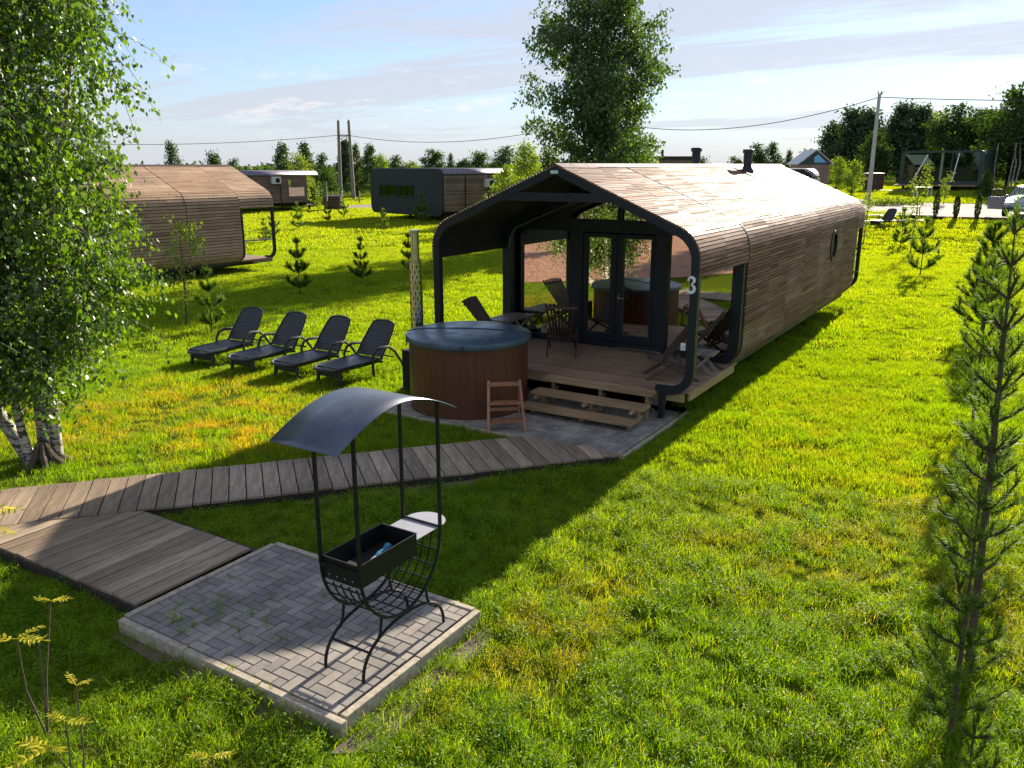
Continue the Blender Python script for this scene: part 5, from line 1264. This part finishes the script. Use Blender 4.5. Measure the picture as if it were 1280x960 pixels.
# far wood along the horizon: reads as one mass
r_ = np.random.default_rng(77); C = []
for i in range(900):
    px = r_.uniform(-300, 1500); D = r_.uniform(150, 330); az = R(32) - math.atan((px - 640) / 1065.6); x, y = -D * math.sin(az), D * math.cos(az)
    h = r_.uniform(1.2, 4.6) + (3 if px > 1000 else 0); n = 60; q = r_.normal(0, 1, (n, 3)); q /= np.linalg.norm(q, axis=1)[:, None]; q *= r_.uniform(0.5, 1, n)[:, None] ** 0.4
    C.append(q * np.array([3.2, 3.2, h / 2]) + np.array([x, y, h / 2 + gz(x, y)]))
C = np.concatenate(C); fw = leaf_cloud(C, np.zeros((len(C), 3)), 0.9, 'distant_wood', M_fleaf, None, jitter=1.0, seed=3); tag(fw, 'distant band of low green woodland along the horizon', 'woodland', kind='stuff')
# far ridge
m = MB(); vs = []
for i in range(81):
    az = R(-10 + 100 * i / 80); D = 2600; vs += [(-D * math.sin(az), D * math.cos(az), -2), (-D * math.sin(az) * 1.3, D * math.cos(az) * 1.3, -2), (-D * 1.05 * math.sin(az), D * 1.05 * math.cos(az), 2 + 4 * math.sin(i * 0.6) + 3 * math.sin(i * 1.7))]
m.add(vs, [q for i in range(80) for q in ((i * 3, (i + 1) * 3, (i + 1) * 3 + 2, i * 3 + 2), (i * 3 + 2, (i + 1) * 3 + 2, (i + 1) * 3 + 1, i * 3 + 1))]); tag(m.build('far_ridge', plain('far_forest_haze_blue', (0.03, 0.055, 0.08), 0.9, 0, 0.2, 0.01), smooth=True), kind='structure')  # distance haze is put into the bluish base colour

# ---------------------------------------------------------------- young pines
def pine_mesh(H, whorls, Lmax, nneed, nl, seed, nw=0.004, brush=0.06, zfirst=0.12):
    r_ = np.random.default_rng(seed); tr = MB(); tr.tube([(0, 0, -0.05), (r_.normal(0, .01) * H, r_.normal(0, .01) * H, H * 0.5), (0, 0, H * 0.97)], [0.0075 * H + 0.006, 0.0055 * H + 0.003, 0.003], 7)
    br = MB(); P = []; D = []
    segs = []
    for w in range(whorls):
        u = zfirst + (0.93 - zfirst) * w / max(1, whorls - 1); z = H * u; k = r_.integers(3, 6); L = Lmax * (1 - u) ** 0.75 * r_.uniform(0.8, 1.1) + 0.07 * H * 0.5
        for b in range(k):
            az = 6.283 * (b + r_.random() * 0.6) / k; up = 0.35 + 0.9 * u; d = np.array([math.cos(az), math.sin(az), up * 0.55]); d /= np.linalg.norm(d); l = L * r_.uniform(0.7, 1.1)
            p = np.array([0, 0, z]); pts = curve_pts(p, d, l, 4, -0.55, 0.05, r_)
            br.tube(pts, [0.005 * H ** 0.5 + 0.002] * 4 + [0.002], 4, cap=False); segs += [(pts[i], pts[i + 1], 0.25 if i == 0 else 1.0) for i in range(4)]
            for s2 in range(3 if l > 0.25 else 0):
                i = r_.integers(1, 4); a2 = r_.choice([-1, 1]) * r_.uniform(0.5, 0.9); dd = pts[i + 1] - pts[i]; dd = dd / np.linalg.norm(dd)
                dd = np.array([dd[0] * math.cos(a2) - dd[1] * math.sin(a2), dd[0] * math.sin(a2) + dd[1] * math.cos(a2), dd[2] + 0.25]); q = curve_pts(pts[i], dd, l * 0.42, 2, -0.5, 0.05, r_)
                br.tube(q, [0.004, 0.003, 0.002], 3, cap=False); segs += [(q[0], q[1], 0.8), (q[1], q[2], 1.0)]
    segs += [(np.array([0, 0, H * (0.80 + 0.05 * i)]), np.array([0, 0, H * (0.85 + 0.05 * i)]), 1.0) for i in range(4)]
    lens = np.array([np.linalg.norm(b - a) * w for a, b, w in segs]); cnt = np.maximum(4, (nneed * lens / lens.sum()).astype(int))
    A = np.concatenate([np.repeat(a[None], c, 0) for (a, b, w), c in zip(segs, cnt)]); B = np.concatenate([np.repeat(b[None], c, 0) for (a, b, w), c in zip(segs, cnt)])
    u = r_.random(len(A))[:, None]; P = A * (1 - u) + B * u; ax = B - A; ax /= np.linalg.norm(ax, axis=1)[:, None] + 1e-9
    rd = r_.normal(0, 1, P.shape); rd -= ax * (rd * ax).sum(1)[:, None]; rd /= np.linalg.norm(rd, axis=1)[:, None] + 1e-9
    dn = ax * 0.75 + rd * 0.8; dn /= np.linalg.norm(dn, axis=1)[:, None]; s = np.cross(dn, rd); s /= np.linalg.norm(s, axis=1)[:, None] + 1e-9
    ln = brush * r_.uniform(0.7, 1.2, len(P))[:, None]
    V = np.stack([P - s * nw / 2, P + s * nw / 2, P + dn * ln], 1).reshape(-1, 3); F = np.arange(len(P) * 3).reshape(-1, 3)
    return tr, br, V, F, np.clip(r_.normal(0.5, 0.25, len(P)), 0, 1)
def pine(label, x, y, H, whorls, Lmax, nneed, seed, nw, brush, group='young pines planted on the lawn', rotz=0.0, zfirst=0.12):
    t = thing('young_pine', label, 'young pine', (x, y, gz(x, y)), rotz, group); t.rotation_euler = (R(random.uniform(-1.5, 1.5)), R(random.uniform(-1.5, 1.5)), rotz); tr, br, V, F, tn = pine_mesh(H, whorls, Lmax, nneed, 0, seed, nw, brush, zfirst)
    tr.build('trunk', M_pinebark, t, smooth=True); br.build('branches', M_pinebark, t); np_mesh('needles', V, F, M_needle, t, tn); return t
pine('slender young pine at the lower right corner in the foreground', -0.02, 5.95, 1.95, 7, 0.42, 4500, 1, 0.0075, 0.08, 'tall pines at the right edge')
tp_ = pine('tallest foreground pine at the right edge, rising to the far car', 0.03, 7.1, 3.8, 12, 0.40, 6500, 2, 0.0085, 0.085, 'tall pines at the right edge', zfirst=0.24)
tp_.rotation_euler = (R(1.5), R(-2.4), 0)
pine('pine at the right edge behind the tallest one', -0.16, 9.8, 2.5, 9, 0.50, 6500, 3, 0.010, 0.095, 'tall pines at the right edge')
pine('bushy pine further back at the right edge below the car', -0.42, 14.5, 2.7, 9, 0.65, 10000, 4, 0.009, 0.11, 'tall pines at the right edge')
pine('dark pine directly below the silver car, far end of the right-edge row', -0.75, 22.5, 2.7, 10, 1.1, 20000, 5, 0.014, 0.13, 'tall pines at the right edge')
pine('low pine tip at the bottom right corner of the view', 0.12, 5.35, 0.75, 4, 0.3, 3000, 9, 0.0045, 0.07, 'tall pines at the right edge')
Pp = [(-19.73, 18.72, 1.75, 'young pine standing alone on the bright lawn left of the second pine, above the loungers'), (-19.94, 21.9, 1.55, 'young pine on the lawn just left of the stove pipe'),
      (-36.8, 46.9, 2.1, 'young pine in front of the right corner of the navy cabin wall'), (-34.36, 39.9, 1.4, 'young pine in front of the navy cabin windows'),
      (-17.0, 13.13, 1.55, 'young pine right behind the leftmost lounger'), (-24.2, 15.6, 2.3, 'dark young pine between the birch and the tan cabin wall'),
      (-46.7, 49.5, 1.6, 'small pine left of the navy cabin'), (-3.4, 34.3, 2.1, 'young pine casting a shadow on the right-hand lawn'),
      (-20.0, 24.6, 1.5, 'young pine behind the steel stove pipe'), (-34.5, 30.5, 1.3, 'small pine in front of the tan cabin porch'), (-36.6, 33.0, 1.5, 'small pine right of the tan cabin porch post'),
      (-40.0, 38.2, 1.7, 'small pine in the middle of the left lawn'), (-43.5, 44.5, 1.5, 'small pine toward the brown slatted cabin'), (-5.6, 45.8, 1.9, 'thin young pine right of the cabin back porch'), (-13.9, 47.0, 1.6, 'young pine beyond the rear corner of the large cabin')]
base_p = []
for v in range(4):
    base_p.append(None)
for i, (x, y, h, lab) in enumerate(Pp):
    v = i % 4
    if base_p[v] is None:
        base_p[v] = pine(lab, x, y, 1.7, [4, 5, 4, 4][v], [0.62, 0.55, 0.68, 0.75][v], 3800, 40 + v, 0.02, 0.14); o = base_p[v]
    else:
        o = copy_tree(base_p[v]); o['label'] = lab
    o.location = (x, y, gz(x, y)); s_ = h / 1.7; o.scale = (s_, s_, s_); o.rotation_euler = (0, 0, random.random() * 6)
# broadleaf saplings
def env_sap(u): return np.interp(u, [0, 0.3, 0.6, 0.85, 1], [0.1, 0.3, 0.5, 0.45, 0.15])
for i, (x, y, h, lab, kd, wf) in enumerate([(-18.2, 13.3, 2.75, 'slim bright-leaved maple sapling in front of the tan cabin wall', 0, 1.3), (-4.75, 42.5, 3.6, 'slim yellow-green sapling standing on the right lawn beside the far lounger', 0, 0.85), (-7.4, 46.0, 2.6, 'thin sapling left of the tall yellow-green one', 0, 0.6),
                                 (-47.0, 55.0, 3.0, 'thin yellowish sapling left of the navy cabin wall', 0, 0.7), (-50.0, 50.0, 2.5, 'pale sapling in front of the brown slatted cabin', 0, 0.6), (-8.0, 76.0, 2.9, 'sapling in front of the green glazed cabin', 0, 0.9), (-6.0, 70.0, 2.2, 'sapling at the road behind the thujas', 0, 0.7)]):
    birch('sapling', lab, 'young broadleaf saplings', (x, y, gz(x, y)), h, h * 0.3, lambda u, w=wf: env_sap(u) * w, 16, 4, 8, 0.10, M_yleaf, M_twig, [(0.05, 0.03, h, 0.022, 0.1)], 60 + i, droop=0.3, rise=0.7, twigL=(0.15, 0.35), cat='sapling')
# thujas along the road
for i, (px, D, h, lab) in enumerate([(1177, 57.5, 1.55, 'tallest clipped thuja at the near road edge, leftmost of three'), (1203, 57.5, 1.25, 'narrow thuja in the middle of the three at the road edge'), (1230, 57, 1.45, 'thuja at the road edge closest to the open car door')]):
    x, y = ray(px, D); r_ = np.random.default_rng(90 + i); t = thing('thuja', lab, 'thuja', (x, y, gz(x, y)), 0, 'thujas along the road'); n = 900
    q = r_.normal(0, 1, (n, 3)); q /= np.linalg.norm(q, axis=1)[:, None]; q *= np.array([0.15, 0.15, h / 2]); q[:, 2] += h / 2 + 0.1; leaf_cloud(q, np.tile([0, 0, 0.7], (n, 1)), 0.10, 'foliage', M_thuja, t, seed=i)
    m = MB(); m.tube([(0, 0, 0), (0, 0, h * 0.8)], [0.03, 0.01], 6); m.build('trunk', M_twig, t)
# hedge-like shrubs by the road pole
m_ = []
for i, (px, D, h, lab) in enumerate([(1040, 66, 1.0, 'low shrub at the road left of the single pole'), (1110, 69, 0.9, 'low shrub right of the foot of the single pole'), (1140, 70, 0.8, 'low shrub on the verge below the white table')]):
    x, y = ray(px, D); r_ = np.random.default_rng(190 + i); t = thing('shrub', lab, 'shrub', (x, y, gz(x, y)), 0, 'shrubs on the road verge'); n = 700
    q = r_.normal(0, 0.5, (n, 3)) * np.array([1.6, 1.2, 0.5 * h]); q[:, 2] = np.abs(q[:, 2]) + 0.1; leaf_cloud(q, np.tile([0, 0, 0.5], (n, 1)), 0.16, 'foliage', M_yleaf, t, seed=i)
    m = MB()
    for k in range(5): m.tube([(0, 0, 0), (random.uniform(-.6, .6), random.uniform(-.5, .5), h * 0.7)], [0.015, 0.006], 5)
    m.build('stems', M_twig, t)

# ---------------------------------------------------------------- rowan seedlings in the foreground
def rowan(label, base, tips):
    """tips: list of (end point of the stem, [compound-leaf directions])"""
    t = thing('rowan_sapling', label, 'rowan sapling', base, 0, 'rowan saplings in the foreground')
    B = Vector(base)
    for (p, dirs) in tips:
        p = Vector(p) - B; m = MB(); mid = p * 0.5 + Vector((random.uniform(-.04, .04), random.uniform(-.04, .04), 0)); m.tube([(0, 0, 0), mid, p], [0.008, 0.006, 0.004], 6); m.build('stem', M_twig, t, smooth=True)
        for (dx, dy, dz, L) in dirs:
            d = Vector((dx, dy, dz)).normalized(); side = d.cross(Vector((0, 0, 1))).normalized(); m = MB(); pts = []
            n = 6
            for i in range(n + 1): u = i / n; pts.append(p + d * L * u - Vector((0, 0, 1)) * 0.10 * L * u * u)
            m.tube(pts, 0.0022, 4, 0.4)
            for i in range(1, n + 1):
                for sg in ((-1, 1) if i < n else (0,)):
                    c = pts[i]; ld = (side * sg * 0.9 + d * 0.55).normalized() if sg else d; l = L * 0.34 * (1 - 0.35 * abs(i / n - 0.45)); w = l * 0.17; nn = ld.cross(Vector((0, 0, 1))).normalized(); tn = random.random()
                    dz_ = Vector((0, 0, random.uniform(-0.45, 0.25) * l))
                    m.add([c, c + ld * l * 0.3 + nn * w, c + ld * l * 0.7 + nn * w * 0.8 + dz_ * 0.5, c + ld * l + dz_, c + ld * l * 0.7 - nn * w * 0.8 + dz_ * 0.5, c + ld * l * 0.3 - nn * w], [(0, 1, 2, 3), (0, 3, 4, 5)], tn)
            m.build('compound_leaf', M_rowan, t)
rowan('yellow-green rowan sapling at the left edge above the shaded grass', (-5.55, 2.55, 0), [((-5.55, 2.72, 1.02), [(-0.9, -0.3, 0.15, 0.12), (0.75, 0.55, 0.2, 0.13), (0.2, 1, 0.1, 0.09)]), ((-5.42, 2.40, 0.93), [(-0.8, -0.6, 0.15, 0.22), (0.85, 0.4, 0.12, 0.20), (0, 1, 0.2, 0.14)]), ((-5.55, 2.60, 0.88), [(0.9, 0.2, 0.2, 0.07)])])
rowan('small orange-tinged rowan seedling at the bottom left', (-4.62, 2.25, 0), [((-4.52, 2.28, 0.98), [(-0.7, 0.1, 0.35, 0.10), (0.8, 0.5, 0.4, 0.10)]), ((-4.50, 2.18, 0.80), [(-0.9, -0.1, 0.1, 0.14), (0.9, 0.4, 0.15, 0.15)]), ((-4.55, 2.10, 0.66), [(-0.9, -0.4, 0.1, 0.20), (0.8, 0.1, 0.1, 0.12), (-0.2, -1, 0.0, 0.2)])])
rowan('low rowan seedling with one yellow leaf near the bottom edge', (-3.62, 2.5, 0), [((-3.60, 2.50, 0.72), [(-0.75, -0.5, 0.2, 0.12), (0.85, 0.5, 0.25, 0.13), (0.1, -0.9, -0.2, 0.09)])])
rowan('rowan sapling with bright leaves over the left end of the boardwalk', (-7.05, 2.55, 0), [((-6.95, 3.02, 1.30), [(0.8, 0.45, 0.05, 0.28), (-0.6, 0.5, 0.2, 0.22), (0.5, -0.6, 0.0, 0.22)]), ((-6.95, 3.05, 1.12), [(0.7, 0.1, 0.0, 0.22), (-0.6, -0.4, 0.1, 0.2)])])

# ---------------------------------------------------------------- grass: real blades, instanced tufts
def tuft(name, n, rad, h0, h1, w, seed, clover=0, bend=0.5):
    r_ = np.random.default_rng(seed); a = r_.random(n) * 6.283; r = rad * np.sqrt(r_.random(n)); base = np.stack([r * np.cos(a), r * np.sin(a), np.zeros(n) - 0.01], 1)
    h = (h0 + (h1 - h0) * r_.beta(1.5, 2.4, n))[:, None] * 1.05; ln = r_.normal(0, 1, (n, 3)); ln[:, 2] = 0; ln *= bend * 0.5 * h; sd_ = r_.normal(0, 1, (n, 3)); sd_[:, 2] = 0; sd_ /= np.linalg.norm(sd_, axis=1)[:, None]; sd_ *= w / 2
    mid = base + ln * 0.35; mid[:, 2] += h[:, 0] * 0.6; tip = base + ln; tip[:, 2] += h[:, 0]
    V = np.stack([base - sd_, base + sd_, mid + sd_ * 0.8, mid - sd_ * 0.8, tip], 1).reshape(-1, 3); b = np.arange(n)[:, None] * 5
    F = np.concatenate([b + [[0, 1, 2]], b + [[0, 2, 3]], b + [[3, 2, 4]]], 0)
    if clover:
        c = np.stack([r_.uniform(-rad, rad, clover), r_.uniform(-rad, rad, clover), r_.uniform(h0 * 0.5, h1 * 0.7, clover)], 1); q = []
        for k in range(3):
            an = r_.random(clover) * 6.28 + k * 2.09; s = r_.uniform(0.008, 0.014, clover)[:, None]; dx = np.stack([np.cos(an), np.sin(an), r_.normal(0, .3, clover)], 1); dy = np.stack([-np.sin(an), np.cos(an), r_.normal(0, .3, clover)], 1)
            q.append(np.stack([c, c + dx * s + dy * s * 0.6, c + dx * s * 1.4, c + dx * s - dy * s * 0.6], 1).reshape(-1, 3))
        q = np.concatenate(q); nb_ = len(V); V = np.concatenate([V, q]); b = nb_ + np.arange(len(q) // 4)[:, None] * 4; F = np.concatenate([F, b + [[0, 1, 2]], b + [[0, 2, 3]]], 0)
    tn_ = r_.random(n); tone = np.concatenate([tn_, tn_, tn_] + ([np.full(len(F) - 3 * n, 0.75)] if len(F) > 3 * n else [])); return np_mesh(name, V, F, M_grass, 'free', tone)
def in_pad(x, y):
    k = (x > bx0 - 0.09) & (x < bx1 + 0.05) & (y > by0 - 0.09) & (y < by1 + 0.08)
    k |= (x > -9.06) & (x < -4.43) & (y > 10.02) & (y < 13.0)
    k |= (x > CX - 1.9) & (x < CX + 1.9) & (y > 12.3) & (y < 25.0)
    tv = x * nrm.x + y * nrm.y + cw; sv_ = x * d.x + y * d.y
    k |= (np.abs(tv) < hw_ + 0.03) & (y < 10.1) & (sv_ < 6)
    k |= (x > -9.3) & (x < -6.45) & (y > 3.86) & (y < 5.34) & (tv > 0)
    k |= (y < 4.9 + (-15.2 - x) * 0.05) & (x < -15.2)
    k |= (x < -8.5) & (y < 4.8 - (x + 15.2) * 1.02) & (x >= -15.2) & (y < 4.6 - (x + 15.2) * 1.0) & (y < 4.8) & (x < -11.0)
    k |= (x > -60) & (y > 56.6) & (y < 75) & (((x > -7.5) & (y < 72.5) & (y > 57.3)) | ((x <= -7.5) & (x > -11.5) & (y > 60.5) & (y < 73.0)) | ((x <= -11.5) & (y > 61.5) & (y < 73.5)))
    # worn bare soil by the edges
    k |= (x > -3.74) & (x < -3.45) & (y > 3.5) & (y < 5.5) & (rng.random(len(x)) < 0.4)
    k |= (y > 3.45) & (y < 3.66) & (x > -6.8) & (x < -4.0) & (rng.random(len(x)) < 0.35)
    k |= (tv > hw_) & (tv < hw_ + 0.16) & (sv_ > 0.3) & (sv_ < 4.0) & (rng.random(len(x)) < 0.6)
    return k
def scatter(name, d0, d1, dens, tufts, smin, smax, azr=(-8, 72)):
    A = (d1 ** 2 - d0 ** 2) * math.pi * (azr[1] - azr[0]) / 360; n = int(A * dens)
    rr = np.sqrt(rng.uniform(d0 ** 2, d1 ** 2, n)); az = np.radians(rng.uniform(*azr, n)); x = -rr * np.sin(az); y = rr * np.cos(az)
    k = ~in_pad(x, y)
    # thinner where the lawn is worn
    for (wx, wy, wr) in ((-1.9, 9.6, 0.8), (-0.2, 8.3, 0.7), (-11.5, 8.9, 1.0), (-10.0, 8.4, 0.8)): k &= ~(((x - wx) ** 2 + (y - wy) ** 2 < wr ** 2) & (rng.random(n) < 0.30))
    # uneven sward: thinner between clumps
    nz_ = np.sin(x * 5.3 + 2.1 * np.sin(y * 2.3)) * np.sin(y * 6.1 + 1.7 * np.sin(x * 2.9)) + 0.6 * np.sin(x * 1.7 + y * 2.2 + 1.3 * np.sin(y * 1.1))
    k &= ~((nz_ < -0.45) & (rng.random(n) < 0.5))
    x, y = x[k], y[k]; z = np.array([gz(a, b) for a, b in zip(x, y)])
    me = bpy.data.meshes.new(name + '_points'); me.vertices.add(len(x)); me.vertices.foreach_set('co', np.stack([x, y, z], 1).astype(np.float32).ravel()); me.update()
    o = bpy.data.objects.new(name, me); COL.objects.link(o)
    cl = bpy.data.collections.new(name + '_tufts')
    for t in tufts: cl.objects.link(t)
    ng = bpy.data.node_groups.new(name, 'GeometryNodeTree'); ng.interface.new_socket('Geometry', in_out='INPUT', socket_type='NodeSocketGeometry'); ng.interface.new_socket('Geometry', in_out='OUTPUT', socket_type='NodeSocketGeometry')
    gi = ng.nodes.new('NodeGroupInput'); go = ng.nodes.new('NodeGroupOutput'); ci = ng.nodes.new('GeometryNodeCollectionInfo'); ci.inputs['Collection'].default_value = cl; ci.inputs['Separate Children'].default_value = True; ci.inputs['Reset Children'].default_value = True
    ip_ = ng.nodes.new('GeometryNodeInstanceOnPoints'); ip_.inputs['Pick Instance'].default_value = True
    rv = ng.nodes.new('FunctionNodeRandomValue'); rv.data_type = 'FLOAT_VECTOR'; rv.inputs[0].default_value = (-0.12, -0.12, 0); rv.inputs[1].default_value = (0.12, 0.12, 6.283)
    sv2 = ng.nodes.new('FunctionNodeRandomValue'); sv2.data_type = 'FLOAT'; sv2.inputs[2].default_value = smin; sv2.inputs[3].default_value = smax; sv2.inputs['Seed'].default_value = 3
    # taller and shorter areas
    nz = ng.nodes.new('ShaderNodeTexNoise'); nz.inputs['Scale'].default_value = 0.9; nz.inputs['Detail'].default_value = 3; ps = ng.nodes.new('GeometryNodeInputPosition'); ng.links.new(ps.outputs[0], nz.inputs['Vector'])
    mr = ng.nodes.new('ShaderNodeMapRange'); mr.inputs[1].default_value = 0.35; mr.inputs[2].default_value = 0.65; mr.inputs[3].default_value = 0.65; mr.inputs[4].default_value = 1.3; ng.links.new(nz.outputs[0], mr.inputs[0])
    mu = ng.nodes.new('ShaderNodeMath'); mu.operation = 'MULTIPLY'; ng.links.new(sv2.outputs[1], mu.inputs[0]); ng.links.new(mr.outputs[0], mu.inputs[1])
    L_ = ng.links; L_.new(gi.outputs[0], ip_.inputs['Points']); L_.new(ci.outputs[0], ip_.inputs['Instance']); L_.new(rv.outputs[0], ip_.inputs['Rotation']); L_.new(mu.outputs[0], ip_.inputs['Scale']); L_.new(ip_.outputs[0], go.inputs[0])
    md = o.modifiers.new('scatter', 'NODES'); md.node_group = ng
    return o
tn = [tuft('grass_tuft', 46, 0.085, 0.03, 0.13, 0.0048, 500 + i, clover=(3, 14, 6, 24)[i], bend=0.9) for i in range(4)]
tm = [tuft('grass_tuft', 70, 0.15, 0.03, 0.115, 0.0062, 520 + i, clover=0, bend=0.8) for i in range(3)]
tf = [tuft('grass_tuft', 110, 0.34, 0.04, 0.12, 0.0125, 540 + i, bend=0.8) for i in range(3)]
tff = [tuft('grass_tuft', 150, 0.85, 0.06, 0.15, 0.032, 560 + i, bend=0.8) for i in range(3)]
for nm, a in (('lawn_grass', (3.2, 10.5, 165, tn, 0.7, 1.3)), ('lawn_grass', (10.5, 19, 75, tm, 0.7, 1.25)), ('lawn_grass', (19, 42, 16, tf, 0.7, 1.2)), ('lawn_grass', (42, 110, 2.6, tff, 0.7, 1.2))):
    tag(scatter(nm, *a), 'short bright green lawn grass around the cabins', 'grass', kind='stuff')
# weeds growing in the paver and plank joints
wd = []
for (x0, x1, y0, y1, z, n) in ((-6.3, -4.8, 3.8, 5.3, 0.12, 60), (-8.6, -4.6, 10.2, 11.2, 0.035, 16), (-8.8, -6.6, 4.0, 5.2, 0.11, 8)):
    for k in range(n):
        wx, wy = random.uniform(x0, x1), random.uniform(y0, y1)
        if z == 0.12: wx = x0 + min(1.5, abs(random.gauss(0.55, 0.4))); wy = y0 + abs(random.gauss(0.4, 0.35))
        wd.append((wx, wy, z - 0.02))
V_ = []; F_ = []
for (x, y, z) in wd:
    for b in range(random.randint(4, 9)):
        bx, by = x + random.uniform(-.025, .025), y + random.uniform(-.025, .025); h = random.uniform(0.04, 0.13); a = random.random() * 6.28; k = len(V_)
        V_ += [(bx - .0035 * math.cos(a), by - .0035 * math.sin(a), z), (bx + .0035 * math.cos(a), by + .0035 * math.sin(a), z), (bx + random.uniform(-.03, .03), by + random.uniform(-.03, .03), z + h)]; F_.append((k, k + 1, k + 2))
tag(np_mesh('joint_weeds', np.array(V_), np.array(F_), M_grass, None), 'thin weeds sprouting from the paving joints', 'weeds', kind='stuff')
